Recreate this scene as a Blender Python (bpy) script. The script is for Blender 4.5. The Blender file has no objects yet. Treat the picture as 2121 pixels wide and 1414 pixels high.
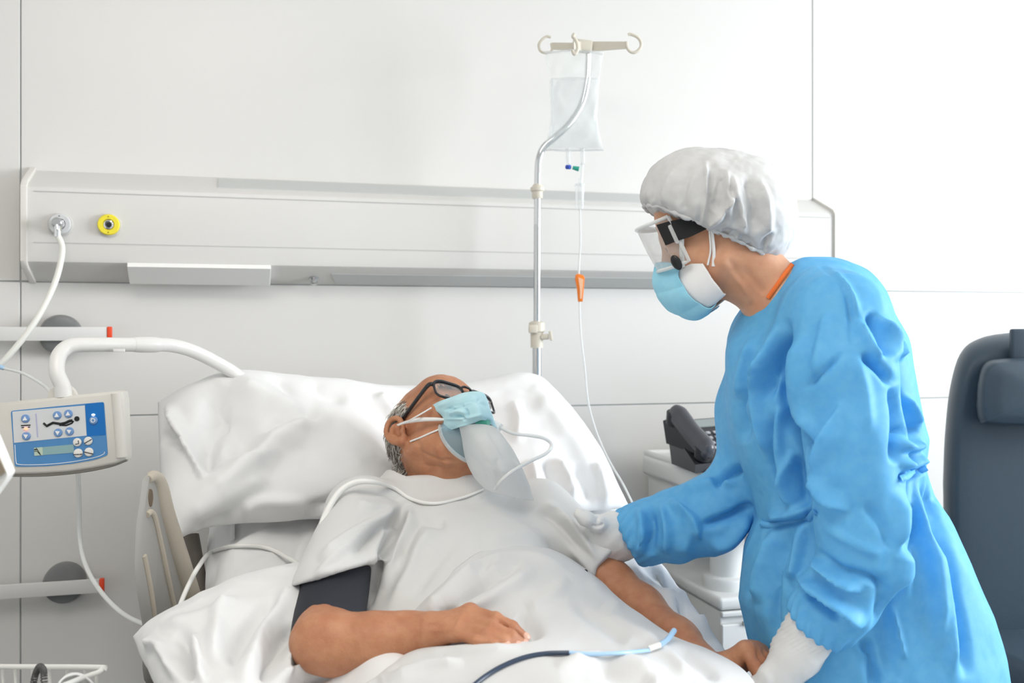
import bpy, bmesh, math, random
import numpy as np
from mathutils import Vector, Matrix
import openvdb
from concurrent.futures import ThreadPoolExecutor

SC = bpy.context.scene
# ---------------------------------------------------------------- camera
W, H, F = 2121.0, 1414.0, 2062.1          # the photograph's frame, focal length in its pixels (35 mm lens)
CX, HY, CAMZ = 1060.5, 679.0, 1.30        # centre column, horizon row, eye height
cam = bpy.data.cameras.new('camera')
cam_o = bpy.data.objects.new('camera', cam)
SC.collection.objects.link(cam_o)
cam_o.location = (0, 0, CAMZ)
cam_o.rotation_euler = (math.radians(90), 0, 0)
cam.sensor_width = 36.0
cam.lens = 35.0
cam.shift_y = (HY - H / 2) / W
cam.clip_start = 0.05
cam.dof.use_dof = True
cam.dof.focus_distance = 1.88
cam.dof.aperture_fstop = 4.0
SC.camera = cam_o

# ---------------------------------------------------------------- world, lights, exposure
SC.view_settings.view_transform = 'Standard'
SC.view_settings.look = 'None'
SC.view_settings.gamma = 1.0
SC.view_settings.exposure = 0.20
SC.view_settings.use_curve_mapping = False
SC.cycles.max_bounces = 10
SC.cycles.diffuse_bounces = 5
SC.cycles.transparent_max_bounces = 16
SC.cycles.sample_clamp_indirect = 6.0

ANG = math.radians(15.4)                  # the head wall is turned this far from the picture plane
WU = np.array([math.cos(ANG), math.sin(ANG), 0.0])     # along the wall
WN = np.array([math.sin(ANG), -math.cos(ANG), 0.0])    # out of the wall, into the room
P0 = np.array([0.0, 2.84, 0.0])
SB = -0.35                                # the bed's centre line on the wall

world = bpy.data.worlds.new('world')
SC.world = world
world.use_nodes = True
bg = world.node_tree.nodes['Background']
bg.inputs[0].default_value = (0.86, 0.93, 1.0, 1)
bg.inputs[1].default_value = 1.6

def area_light(name, loc, target, size, size_y, power, col):
    l = bpy.data.lights.new(name, 'AREA')
    l.shape = 'RECTANGLE'; l.size = size; l.size_y = size_y
    l.energy = power; l.color = col
    o = bpy.data.objects.new(name, l)
    SC.collection.objects.link(o)
    o.location = loc
    o.rotation_euler = (Vector(target) - Vector(loc)).to_track_quat('-Z', 'Y').to_euler()
    return o

def WL(s, t, z):
    'a point by its place along the wall, its distance from it and its height'
    q = P0 + s * WU + t * WN
    return np.array([q[0], q[1], z])

ROOM_L, ROOM_R, ROOM_T, ROOM_H = -2.7, 3.6, 5.4, 2.75
WIN_T0, WIN_T1, WIN_Z0, WIN_Z1 = 1.15, 3.45, 0.80, 2.50
area_light('window_daylight', WL(ROOM_R + 0.10, (WIN_T0 + WIN_T1) / 2, 1.68), WL(-.6, (WIN_T0 + WIN_T1) / 2 - .2, 1.1),
           2.2, 1.65, 185.0, (0.93, 0.97, 1.0))
area_light('ceiling_lamp_light', WL(0.8, 2.9, ROOM_H - 0.05), WL(0.8, 2.9, 0), 1.2, 1.2, 6.0, (1.0, 0.93, 0.84))
area_light('ceiling_lamp_light', WL(-1.0, 2.0, ROOM_H - 0.05), WL(-1.0, 1.6, 0), 1.2, 1.2, 24.0, (1.0, 0.93, 0.84))

# ---------------------------------------------------------------- small helpers
def V(*a): return np.array(a, float)

def P(px, py, Y):
    'the point at depth Y seen at a place of the photograph'
    return np.array([(px - CX) / F * Y, Y, CAMZ - (py - HY) / F * Y])

def PZ(px, py, z):
    return P(px, py, (CAMZ - z) * F / (py - HY))

def PW(px, py, off=0.0):
    'the point seen there on the plane a distance off in front of the wall'
    rx = (px - CX) / F
    Y = (off - 2.84 * math.cos(ANG)) / (rx * math.sin(ANG) - math.cos(ANG))
    return P(px, py, Y)

def wall_s(q): return float(np.dot(np.asarray(q)[:3] - P0, WU))

def B(s, t, z): return WL(SB + s, t, z)

def project(v):
    'where points are seen in the photograph'
    v = np.asarray(v)
    return CX + v[:, 0] / v[:, 1] * F, HY - (v[:, 2] - CAMZ) / v[:, 1] * F

def unit(v):
    v = np.asarray(v, float)
    return v / (np.linalg.norm(v) + 1e-12)

def smooth_path(pts, n=8):
    'Catmull-Rom through the points'
    p = np.asarray(pts, float)
    if len(p) < 3:
        return p
    q = np.vstack([2 * p[0] - p[1], p, 2 * p[-1] - p[-2]])
    out = []
    for i in range(1, len(q) - 2):
        a, b, c, d = q[i - 1], q[i], q[i + 1], q[i + 2]
        for k in range(n):
            t = k / n
            out.append(0.5 * (2 * b + (c - a) * t + (2 * a - 5 * b + 4 * c - d) * t * t + (3 * b - a - 3 * c + d) * t ** 3))
    out.append(p[-1])
    return np.array(out)

# ---------------------------------------------------------------- materials
def mat(name, col, rough=0.5, metal=0.0, spec=0.5, noise=0.0, nscale=20.0, bump=0.0, bscale=200.0, trans=0.0, ior=1.45,
        sss=0.0, sss_r=(1, .3, .15), alpha=1.0, sheen=0.0, col2=None, coat=0.0, emit=None, emit_s=0.0, stretch=None, translucent=0.0):
    m = bpy.data.materials.new(name)
    m.use_nodes = True
    nt = m.node_tree
    b = nt.nodes['Principled BSDF']
    b.inputs['Base Color'].default_value = (*col, 1)
    b.inputs['Roughness'].default_value = rough
    b.inputs['Metallic'].default_value = metal
    b.inputs['Specular IOR Level'].default_value = spec
    b.inputs['Transmission Weight'].default_value = trans
    b.inputs['IOR'].default_value = ior
    b.inputs['Alpha'].default_value = alpha
    b.inputs['Coat Weight'].default_value = coat
    b.inputs['Coat Roughness'].default_value = 0.1
    if sheen:
        b.inputs['Sheen Weight'].default_value = sheen
    if sss:
        b.inputs['Subsurface Weight'].default_value = sss
        b.inputs['Subsurface Radius'].default_value = sss_r
        b.inputs['Subsurface Scale'].default_value = 0.008
    if emit:
        b.inputs['Emission Color'].default_value = (*emit, 1)
        b.inputs['Emission Strength'].default_value = emit_s
    tc = nt.nodes.new('ShaderNodeTexCoord')
    vec = tc.outputs['Object']
    if stretch:
        mp = nt.nodes.new('ShaderNodeMapping')
        mp.inputs['Scale'].default_value = stretch
        nt.links.new(vec, mp.inputs['Vector']); vec = mp.outputs['Vector']
    if noise or col2:
        n = nt.nodes.new('ShaderNodeTexNoise')
        n.inputs['Scale'].default_value = nscale
        n.inputs['Detail'].default_value = 5
        nt.links.new(vec, n.inputs['Vector'])
        r = nt.nodes.new('ShaderNodeValToRGB')
        c2 = col2 or tuple(min(1, c * (1 - noise)) for c in col)
        r.color_ramp.elements[0].position = 0.32; r.color_ramp.elements[0].color = (*c2, 1)
        r.color_ramp.elements[1].position = 0.68; r.color_ramp.elements[1].color = (*col, 1)
        nt.links.new(n.outputs['Fac'], r.inputs['Fac'])
        nt.links.new(r.outputs['Color'], b.inputs['Base Color'])
    if bump:
        n2 = nt.nodes.new('ShaderNodeTexNoise')
        n2.inputs['Scale'].default_value = bscale
        n2.inputs['Detail'].default_value = 4
        nt.links.new(vec, n2.inputs['Vector'])
        bp = nt.nodes.new('ShaderNodeBump')
        bp.inputs['Strength'].default_value = bump
        bp.inputs['Distance'].default_value = 0.002
        nt.links.new(n2.outputs['Fac'], bp.inputs['Height'])
        nt.links.new(bp.outputs['Normal'], b.inputs['Normal'])
    if translucent:
        tl = nt.nodes.new('ShaderNodeBsdfTranslucent')
        tl.inputs['Color'].default_value = (*col, 1)
        mx = nt.nodes.new('ShaderNodeMixShader')
        mx.inputs[0].default_value = translucent
        out = nt.nodes['Material Output']
        nt.links.new(b.outputs[0], mx.inputs[1]); nt.links.new(tl.outputs[0], mx.inputs[2])
        nt.links.new(mx.outputs[0], out.inputs['Surface'])
    return m

def film(name, col, alpha, rough=0.08, tint=(1, 1, 1)):
    'thin clear plastic film: mostly see-through, with a gloss'
    m = bpy.data.materials.new(name)
    m.use_nodes = True
    nt = m.node_tree
    b = nt.nodes['Principled BSDF']
    b.inputs['Base Color'].default_value = (*col, 1)
    b.inputs['Roughness'].default_value = rough
    tr = nt.nodes.new('ShaderNodeBsdfTransparent')
    tr.inputs[0].default_value = (*tint, 1)
    lw = nt.nodes.new('ShaderNodeLayerWeight'); lw.inputs[0].default_value = 0.35
    ma = nt.nodes.new('ShaderNodeMath'); ma.operation = 'MULTIPLY_ADD'
    nt.links.new(lw.outputs['Facing'], ma.inputs[0])
    ma.inputs[1].default_value = 0.45; ma.inputs[2].default_value = alpha
    ma.use_clamp = True
    mx = nt.nodes.new('ShaderNodeMixShader')
    nt.links.new(ma.outputs[0], mx.inputs[0])
    nt.links.new(tr.outputs[0], mx.inputs[1]); nt.links.new(b.outputs[0], mx.inputs[2])
    nt.links.new(mx.outputs[0], nt.nodes['Material Output'].inputs['Surface'])
    return m

# ---------------------------------------------------------------- objects
def tag(o, label=None, cat=None, group=None, kind=None):
    if label: o['label'] = label
    if cat: o['category'] = cat
    if group: o['group'] = group
    if kind: o['kind'] = kind
    return o

def thing(name, loc, label, cat, group=None):
    o = bpy.data.objects.new(name, None)
    SC.collection.objects.link(o)
    o.location = tuple(float(x) for x in loc)
    o.empty_display_size = 0.05
    return tag(o, label, cat, group)

def world_loc(o):
    l = Vector((0, 0, 0))
    while o is not None:
        l += Vector(o.location); o = o.parent
    return np.array(l)

def mesh_obj(name, verts, faces, mats, parent=None, smooth=True, face_mat=None, sharp=None):
    verts = np.asarray(verts, float)
    if parent is not None:
        org = world_loc(parent); loc = (0, 0, 0)
    else:
        lo, hi = verts.min(0), verts.max(0)
        org = np.array([(lo[0] + hi[0]) / 2, (lo[1] + hi[1]) / 2, lo[2]]); loc = tuple(org)
    me = bpy.data.meshes.new(name)
    me.from_pydata((verts - org).tolist(), [], [tuple(int(i) for i in f) for f in faces])
    for m in (mats if isinstance(mats, (list, tuple)) else [mats]):
        me.materials.append(m)
    if face_mat is not None:
        me.polygons.foreach_set('material_index', np.asarray(face_mat, np.int32))
    if smooth:
        me.polygons.foreach_set('use_smooth', np.ones(len(me.polygons), bool))
    me.update()
    if smooth and sharp:
        me.set_sharp_from_angle(angle=math.radians(sharp))
    o = bpy.data.objects.new(name, me)
    SC.collection.objects.link(o)
    o.location = loc
    if parent is not None:
        o.parent = parent
    return o

def rot_frame(ex, ey, ez): return np.array([ex, ey, ez], float)

class MB:
    'collects solids into one mesh'
    def __init__(self):
        self.v, self.f, self.fm = [], [], []
        self.n = 0
    def add(self, verts, faces, mi=0):
        self.v.append(np.asarray(verts, float))
        for f in faces:
            self.f.append([i + self.n for i in f]); self.fm.append(mi)
        self.n += len(verts)
        return self
    def bm(self, bm, mi=0):
        bm.verts.ensure_lookup_table(); bm.verts.index_update()
        self.add([v.co[:] for v in bm.verts], [[v.index for v in f.verts] for f in bm.faces], mi)
        bm.free(); return self
    def box(self, c, size, fr=None, bevel=0.0, seg=2, mi=0):
        bm = bmesh.new()
        bmesh.ops.create_cube(bm, size=1.0)
        bmesh.ops.scale(bm, vec=Vector(size), verts=bm.verts)
        if bevel:
            bmesh.ops.bevel(bm, geom=bm.edges[:] , offset=bevel, segments=seg, affect='EDGES', profile=0.5)
        fr = np.eye(3) if fr is None else np.asarray(fr)
        for v in bm.verts:
            q = np.array(v.co[:])
            v.co = Vector(tuple(c + q[0] * fr[0] + q[1] * fr[1] + q[2] * fr[2]))
        bmesh.ops.recalc_face_normals(bm, faces=bm.faces[:])
        return self.bm(bm, mi)
    def tube(self, pts, r, seg=12, mi=0, caps=True, squash=None):
        p = np.asarray(pts, float)
        r = np.full(len(p), r) if np.isscalar(r) else np.asarray(r, float)
        tan = np.gradient(p, axis=0)
        tan /= np.linalg.norm(tan, axis=1)[:, None] + 1e-12
        ref = V(0, 0, 1) if abs(tan[0][2]) < 0.9 else V(1, 0, 0)
        nrm = unit(np.cross(tan[0], ref))
        vs = []
        for i in range(len(p)):
            nrm = unit(nrm - tan[i] * np.dot(nrm, tan[i]))
            bn = np.cross(tan[i], nrm)
            for k in range(seg):
                a = 2 * math.pi * k / seg
                vs.append(p[i] + r[i] * (math.cos(a) * nrm * (squash or 1.0) + math.sin(a) * bn))
        fs = []
        for i in range(len(p) - 1):
            for k in range(seg):
                k2 = (k + 1) % seg
                fs.append([i * seg + k, i * seg + k2, (i + 1) * seg + k2, (i + 1) * seg + k])
        if caps:
            fs.append(list(range(seg))[::-1]); fs.append([(len(p) - 1) * seg + k for k in range(seg)])
        return self.add(vs, fs, mi)
    def cyl(self, a, b, r, r2=None, seg=24, mi=0):
        return self.tube([a, b], [r, r if r2 is None else r2], seg, mi)
    def lathe(self, c, axis, prof, seg=32, mi=0):
        'prof: (distance along axis, radius) pairs, closed at both ends'
        axis = unit(axis)
        ex = unit(np.cross(axis, V(0, 0, 1) if abs(axis[2]) < .9 else V(1, 0, 0)))
        ey = np.cross(axis, ex)
        vs = [c + h * axis + r * (math.cos(2 * math.pi * k / seg) * ex + math.sin(2 * math.pi * k / seg) * ey)
              for h, r in prof for k in range(seg)]
        n = len(prof); fs = []
        for i in range(n - 1):
            for k in range(seg):
                k2 = (k + 1) % seg
                fs.append([i * seg + k, i * seg + k2, (i + 1) * seg + k2, (i + 1) * seg + k])
        fs.append(list(range(seg))[::-1]); fs.append([(n - 1) * seg + k for k in range(seg)])
        return self.add(vs, fs, mi)
    def prism(self, poly, o, ex, ey, ez, d, mi=0, bevel=0.0):
        'polygon in the plane ex, ey swept from o along ez by d'
        bm = bmesh.new()
        vv = [bm.verts.new(tuple(o + a * ex + b * ey)) for a, b in poly]
        f = bm.faces.new(vv)
        r = bmesh.ops.extrude_face_region(bm, geom=[f])
        nv = [g for g in r['geom'] if isinstance(g, bmesh.types.BMVert)]
        bmesh.ops.translate(bm, vec=Vector(tuple(ez * d)), verts=nv)
        bmesh.ops.recalc_face_normals(bm, faces=bm.faces[:])
        if bevel:
            top = [e for e in bm.edges if all(v in nv for v in e.verts)]
            bmesh.ops.bevel(bm, geom=top, offset=bevel, segments=2, affect='EDGES', profile=0.5)
        return self.bm(bm, mi)
    def sphere(self, c, r, fr=None, mi=0, seg=20):
        bm = bmesh.new()
        bmesh.ops.create_uvsphere(bm, u_segments=seg, v_segments=seg // 2 + 2, radius=1.0)
        r = V(r, r, r) if np.isscalar(r) else np.asarray(r)
        fr = np.eye(3) if fr is None else np.asarray(fr)
        for v in bm.verts:
            q = np.array(v.co[:]) * r
            v.co = Vector(tuple(c + q[0] * fr[0] + q[1] * fr[1] + q[2] * fr[2]))
        return self.bm(bm, mi)
    def build(self, name, mats, parent=None, smooth=True, sharp=35):
        return mesh_obj(name, np.vstack(self.v), self.f, mats, parent, smooth, self.fm, sharp)

def rpoly(w, h, r, n=5, cx=0, cy=0):
    'rounded rectangle'
    out = []
    for sx, sy, a0 in ((1, 1, 0), (-1, 1, 90), (-1, -1, 180), (1, -1, 270)):
        for k in range(n + 1):
            a = math.radians(a0 + 90 * k / n)
            out.append((cx + sx * (w / 2 - r) + r * math.cos(a), cy + sy * (h / 2 - r) + r * math.sin(a)))
    return out

# ---------------------------------------------------------------- noise
_rs = np.random.RandomState(7)
_perm = np.concatenate([_rs.permutation(256)] * 3)
_grad = _rs.normal(size=(256, 3)); _grad /= np.linalg.norm(_grad, axis=1)[:, None]
def perlin(p):
    p = np.asarray(p, float)
    i = np.floor(p).astype(int); f = p - i
    i &= 255
    u = f * f * f * (f * (f * 6 - 15) + 10)
    tot = 0
    for dx in (0, 1):
        for dy in (0, 1):
            for dz in (0, 1):
                h = _perm[_perm[_perm[i[:, 0] + dx] + i[:, 1] + dy] + i[:, 2] + dz]
                g = _grad[h & 255]
                d = (g * (f - np.array([dx, dy, dz]))).sum(1)
                w = (u[:, 0] if dx else 1 - u[:, 0]) * (u[:, 1] if dy else 1 - u[:, 1]) * (u[:, 2] if dz else 1 - u[:, 2])
                tot = tot + w * d
    return tot * 1.6
def fbm(p, oct=3):
    s, a = 0, 1.0
    for k in range(oct):
        s = s + a * perlin(np.asarray(p) * 2 ** k + 17.3 * k); a *= 0.5
    return s
def ridged(p):
    'sharp ridges, for creases'
    return 1 - 2 * np.abs(perlin(p))

# ---------------------------------------------------------------- implicit surfaces
def smin(a, b, k):
    if k <= 0: return np.minimum(a, b)
    h = np.maximum(k - np.abs(a - b), 0) / k
    return np.minimum(a, b) - h * h * k * 0.25
def smax(a, b, k): return -smin(-a, -b, k)

def sd_cap(p, a, b, ra, rb):
    a, b = np.asarray(a, np.float32), np.asarray(b, np.float32)
    ba = b - a; pa = p - a
    t = np.clip(pa @ ba / (ba @ ba + 1e-9), 0, 1)
    d = pa - t[:, None] * ba
    return np.sqrt((d * d).sum(1)) - (ra + (rb - ra) * t)
def sd_ell(p, c, r, fr=None):
    q = p - np.asarray(c, np.float32)
    if fr is not None: q = q @ np.asarray(fr, np.float32).T
    r = np.asarray(r, np.float32)
    k0 = np.sqrt(((q / r) ** 2).sum(1)); k1 = np.sqrt(((q / (r * r)) ** 2).sum(1))
    return k0 * (k0 - 1) / (k1 + 1e-9)
def sd_flatcap(p, a, b, ra, rb, nrm, sq):
    'a tapered capsule squashed by sq along nrm'
    a, b, n = np.asarray(a, np.float32), np.asarray(b, np.float32), unit(nrm).astype(np.float32)
    ba = b - a; pa = p - a
    t = np.clip(pa @ ba / (ba @ ba + 1e-9), 0, 1)
    d = pa - t[:, None] * ba
    dn = d @ n
    d = d + (dn * (1 / sq - 1))[:, None] * n
    return (np.sqrt((d * d).sum(1)) - (ra + (rb - ra) * t)) * min(1, sq * 1.25)

class Body:
    'primitives joined smoothly; neg ones are carved out'
    def __init__(self): self.pr = []
    def cap(self, a, b, ra, rb=None, k=0.02): self.pr.append(('+', k, sd_cap, (a, b, ra, ra if rb is None else rb))); return self
    def chain(self, pts, rs, k=0.02):
        for i in range(len(pts) - 1): self.cap(pts[i], pts[i + 1], rs[i], rs[i + 1], k)
        return self
    def ell(self, c, r, fr=None, k=0.02): self.pr.append(('+', k, sd_ell, (c, r, fr))); return self
    def flat(self, a, b, ra, rb, n, sq, k=0.02): self.pr.append(('+', k, sd_flatcap, (a, b, ra, rb, n, sq))); return self
    def cut_ell(self, c, r, fr=None, k=0.01): self.pr.append(('-', k, sd_ell, (c, r, fr))); return self
    def cut_cap(self, a, b, ra, rb, k=0.01): self.pr.append(('-', k, sd_cap, (a, b, ra, rb))); return self
    def fn(self, f, k=0.02, op='+'): self.pr.append((op, k, f, ())); return self
    def __call__(self, p):
        d = np.full(len(p), 9.0, np.float32)
        for op, k, f, a in self.pr:
            e = f(p, *a)
            d = smin(d, e, k) if op == '+' else smax(d, -e, k)
        return d

def sdf_mesh(f, lo, hi, h, bs=12):
    lo, hi = np.asarray(lo, float), np.asarray(hi, float)
    nb = np.ceil((hi - lo) / (h * bs)).astype(int)
    gx, gy, gz = np.meshgrid(*[np.arange(n) for n in nb], indexing='ij')
    blk = np.stack([gx, gy, gz], -1).reshape(-1, 3)
    cen = (lo + (blk + 0.5) * bs * h).astype(np.float32)
    dc = f(cen)
    R = bs * h * 0.9
    arr = np.full(tuple(nb * bs), 0.05, np.float32)
    inside = dc < 0
    for b in blk[inside & (dc <= -R * 1.3)]:
        arr[b[0] * bs:(b[0] + 1) * bs, b[1] * bs:(b[1] + 1) * bs, b[2] * bs:(b[2] + 1) * bs] = -0.05
    act = blk[np.abs(dc) < R * 1.3]
    off = np.stack(np.meshgrid(*[np.arange(bs)] * 3, indexing='ij'), -1).reshape(-1, 3)
    def work(bl):
        pts = (lo + ((bl[:, None, :] * bs + off[None]).reshape(-1, 3)) * h).astype(np.float32)
        d = f(pts).reshape(len(bl), bs, bs, bs)
        for b, q in zip(bl, d):
            arr[b[0] * bs:(b[0] + 1) * bs, b[1] * bs:(b[1] + 1) * bs, b[2] * bs:(b[2] + 1) * bs] = q
    chunks = [act[i:i + 40] for i in range(0, len(act), 40)]
    with ThreadPoolExecutor(4) as ex: list(ex.map(work, chunks))
    g = openvdb.FloatGrid(0.05)
    g.copyFromArray(arr)
    pts, quads = g.convertToQuads(0.0)
    v = lo + np.asarray(pts, float) * h
    q = np.asarray(quads, int)
    a, b, c = v[q[:, 0]], v[q[:, 1]], v[q[:, 2]]; e = v[q[:, 3]]
    vol = (np.einsum('ij,ij->i', a, np.cross(b, c)) + np.einsum('ij,ij->i', a, np.cross(c, e))).sum()
    if vol < 0: q = q[:, ::-1]
    return v, q

def keep_largest(v, q):
    par = np.arange(len(v))
    while True:
        m = par[q].min(1)
        new = par.copy()
        np.minimum.at(new, q.ravel(), np.repeat(m, q.shape[1]))
        new = new[new]
        if (new == par).all(): break
        par = new
    ids, cnt = np.unique(par, return_counts=True)
    keep = par == ids[cnt.argmax()]
    idx = np.cumsum(keep) - 1
    return v[keep], idx[q[keep[q].all(1)]]

def normals(v, q):
    q = np.asarray(q)
    n = np.cross(v[q[:, 2]] - v[q[:, 0]], v[q[:, 3 if q.shape[1] > 3 else 1]] - v[q[:, 1]])
    out = np.zeros_like(v)
    for k in range(q.shape[1]): np.add.at(out, q[:, k], n)
    return out / (np.linalg.norm(out, axis=1)[:, None] + 1e-12)

def relax(v, q, it=2, w=0.5):
    q = np.asarray(q)
    e = np.vstack([q[:, [k, (k + 1) % q.shape[1]]] for k in range(q.shape[1])])
    cnt = np.zeros(len(v)); np.add.at(cnt, e[:, 0], 1); np.add.at(cnt, e[:, 1], 1)
    for _ in range(it):
        s = np.zeros_like(v)
        np.add.at(s, e[:, 0], v[e[:, 1]]); np.add.at(s, e[:, 1], v[e[:, 0]])
        v = v * (1 - w) + w * s / np.maximum(cnt, 1)[:, None]
    return v

def seg_dist(x, y, line):
    'distance to a polyline, signed by side, and how far along it (0..1)'
    best = np.full(len(x), 1e9); side = np.zeros(len(x)); along = np.zeros(len(x))
    L = np.asarray(line, float); n = len(L) - 1
    for i in range(n):
        a, b = L[i], L[i + 1]; d = b - a; l2 = d @ d + 1e-9
        t = np.clip(((x - a[0]) * d[0] + (y - a[1]) * d[1]) / l2, 0, 1)
        dx, dy = x - a[0] - t * d[0], y - a[1] - t * d[1]
        r = np.hypot(dx, dy); m = r < best
        best = np.where(m, r, best)
        side = np.where(m, np.sign(d[0] * dy - d[1] * dx), side)
        along = np.where(m, (i + t) / n, along)
    return best, side, along

def folds(v, q, strokes, face=True, dmax=None, taper=True, gain=1.35):
    'push creases and ridges into a cloth: strokes = (polyline as seen, height in m, width in photo pixels[, kind])'
    n = normals(v, q)
    x, y = project(v)
    view = unit_rows(V(0, 0, CAMZ) - v)
    m = np.clip(((n * view).sum(1) - 0.02) / 0.25, 0, 1) if face else 1.0
    if dmax is not None: m = m * (v[:, 1] < dmax)
    disp = np.zeros(len(v))
    for st in strokes:
        line, h, w = st[:3]; kind = st[3] if len(st) > 3 else 'g'
        line = smooth_path(line, 4)
        lo, hi = line.min(0) - 4 * w, line.max(0) + 4 * w
        s = np.where((x > lo[0]) & (x < hi[0]) & (y > lo[1]) & (y < hi[1]))[0]
        if not len(s): continue
        d, sd, al = seg_dist(x[s], y[s], line)
        tp = np.clip(np.minimum(al, 1 - al) * 5, 0.0, 1) if taper else 1.0
        if kind == 'g': g = np.exp(-(d / w) ** 2)
        elif kind == 's':                                   # a lap: steep on one side, gentle on the other
            z = d * sd; g = np.where(z > 0, np.exp(-(z / (w * 0.35)) ** 2), np.exp(-(z / (w * 1.6)) ** 2))
        elif kind == 'r':
            z = -d * sd; g = np.where(z > 0, np.exp(-(z / (w * 0.35)) ** 2), np.exp(-(z / (w * 1.6)) ** 2))
        disp[s] += h * g * tp
    return v + n * (disp * m * gain)[:, None]

def unit_rows(a): return a / (np.linalg.norm(a, axis=1)[:, None] + 1e-12)

# ---------------------------------------------------------------- cloth patches
def cr_interp(ctrl, n):
    'Catmull-Rom resample of the first axis to n samples'
    c = np.asarray(ctrl, float); m = len(c)
    q = np.concatenate([(2 * c[0] - c[1])[None], c, (2 * c[-1] - c[-2])[None]])
    t = np.linspace(0, m - 1 - 1e-9, n); i = t.astype(int); f = (t - i).reshape((-1,) + (1,) * (c.ndim - 1))
    a, b, d, e = q[i], q[i + 1], q[i + 2], q[i + 3]
    return 0.5 * (2 * b + (d - a) * f + (2 * a - 5 * b + 4 * d - e) * f ** 2 + (3 * b - a - 3 * d + e) * f ** 3)
def patch(ctrl, nu, nv):
    'smooth surface through a grid of points'
    c = cr_interp(np.asarray(ctrl, float), nu)
    c = np.swapaxes(cr_interp(np.swapaxes(c, 0, 1), nv), 0, 1)
    v = c.reshape(-1, 3)
    i = np.arange(nu * nv).reshape(nu, nv)
    q = np.stack([i[:-1, :-1], i[1:, :-1], i[1:, 1:], i[:-1, 1:]], -1).reshape(-1, 4)
    return v, q
def thicken(v, q, nu, nv, th):
    'give a patch a back and a rim'
    n = normals(v, q)
    if ((V(0, 0, CAMZ) - v) * n).sum() < 0: q = q[:, ::-1]; n = -n
    N = len(v); w = v - n * th
    i = np.arange(nu * nv).reshape(nu, nv)
    ring = np.concatenate([i[0, :-1], i[:-1, -1], i[-1, :0:-1], i[:0:-1, 0]])
    fwd = tuple(q[0])
    rim = [(ring[k], ring[(k + 1) % len(ring)], ring[(k + 1) % len(ring)] + N, ring[k] + N) for k in range(len(ring))]
    rim = np.array(rim)
    # orient the rim like its neighbouring face
    es = {(a, b) for f in q[:nv + 2] for a, b in zip(f, np.roll(f, -1))}
    if (ring[0], ring[1]) in es: rim = rim[:, ::-1]
    return np.vstack([v, w]), np.vstack([q, q[:, ::-1] + N, rim])
# ================================================================ materials shared by the room and the equipment
M = {}
M['wall'] = mat('wall_panel_laminate', (0.70, 0.69, 0.672), rough=0.30, spec=0.35)
M['seam'] = mat('panel_seam_filler', (0.44, 0.47, 0.48), rough=0.8)
M['paint'] = mat('white_room_paint', (0.82, 0.81, 0.79), rough=0.7)
M['paint2'] = mat('light_room_paint', (0.78, 0.77, 0.75), rough=0.7)
M['floor'] = mat('floor_vinyl', (0.16, 0.165, 0.17), rough=0.4, noise=0.12, nscale=60)
M['unit'] = mat('unit_white_enamel', (0.66, 0.65, 0.63), rough=0.38)
M['unit_slot'] = mat('unit_grey_diffuser', (0.56, 0.575, 0.57), rough=0.5)
M['unit_edge'] = mat('unit_end_plastic', (0.70, 0.68, 0.64), rough=0.5)
M['groove'] = mat('shadow_gap_grey', (0.50, 0.50, 0.49), rough=0.8)
M['white'] = mat('white_plastic', (0.82, 0.82, 0.80), rough=0.35)
M['cream'] = mat('cream_plastic', (0.62, 0.58, 0.50), rough=0.45)
M['steel'] = mat('brushed_steel', (0.60, 0.62, 0.63), rough=0.22, metal=1.0)
M['chrome'] = mat('polished_chrome', (0.72, 0.74, 0.76), rough=0.09, metal=1.0)
M['rail'] = mat('rail_aluminium_paint', (0.70, 0.70, 0.69), rough=0.4)
M['grey'] = mat('dark_grey_rubber', (0.17, 0.175, 0.18), rough=0.32)
M['red'] = mat('red_plastic', (0.80, 0.07, 0.02), rough=0.4)
M['yellow'] = mat('yellow_plastic', (0.83, 0.70, 0.04), rough=0.4)
M['black'] = mat('black_plastic', (0.012, 0.012, 0.014), rough=0.35)
M['hose'] = mat('white_hose_rubber', (0.78, 0.78, 0.74), rough=0.45)

def structure(name, o):
    o['kind'] = 'structure'; return o

# ---------------------------------------------------------------- the head wall, in laminated panels with open seams
s_a, s_b = wall_s(PW(42.5, 700)), wall_s(PW(1683, 700))
pw_ = s_b - s_a
cols = [s_a + k * pw_ for k in range(-1, 4)]
cols = [max(ROOM_L, min(ROOM_R, c)) for c in [ROOM_L] + cols + [ROOM_R]]
cols = sorted(set(round(c, 5) for c in cols))
rows = [0.0, 1.074, 1.417, ROOM_H]
g = 0.0017
mb = MB()
mb.box(WL((ROOM_L + ROOM_R) / 2, -0.055, ROOM_H / 2), (ROOM_R - ROOM_L, 0.10, ROOM_H), rot_frame(WU, WN, V(0, 0, 1)), mi=1)
for i in range(len(cols) - 1):
    for j in range(len(rows) - 1):
        # the panels above the rail unit run full height
        a, b = cols[i] + g, cols[i + 1] - g
        z0, z1 = rows[j] + g, rows[j + 1] - g
        if b - a < 0.02: continue
        mb.box(WL((a + b) / 2, -0.004, (z0 + z1) / 2), (b - a, 0.008, z1 - z0), rot_frame(WU, WN, V(0, 0, 1)), bevel=0.0012, seg=1)
structure('wall_back', mb.build('wall_back', [M['wall'], M['seam']], smooth=False))

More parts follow.
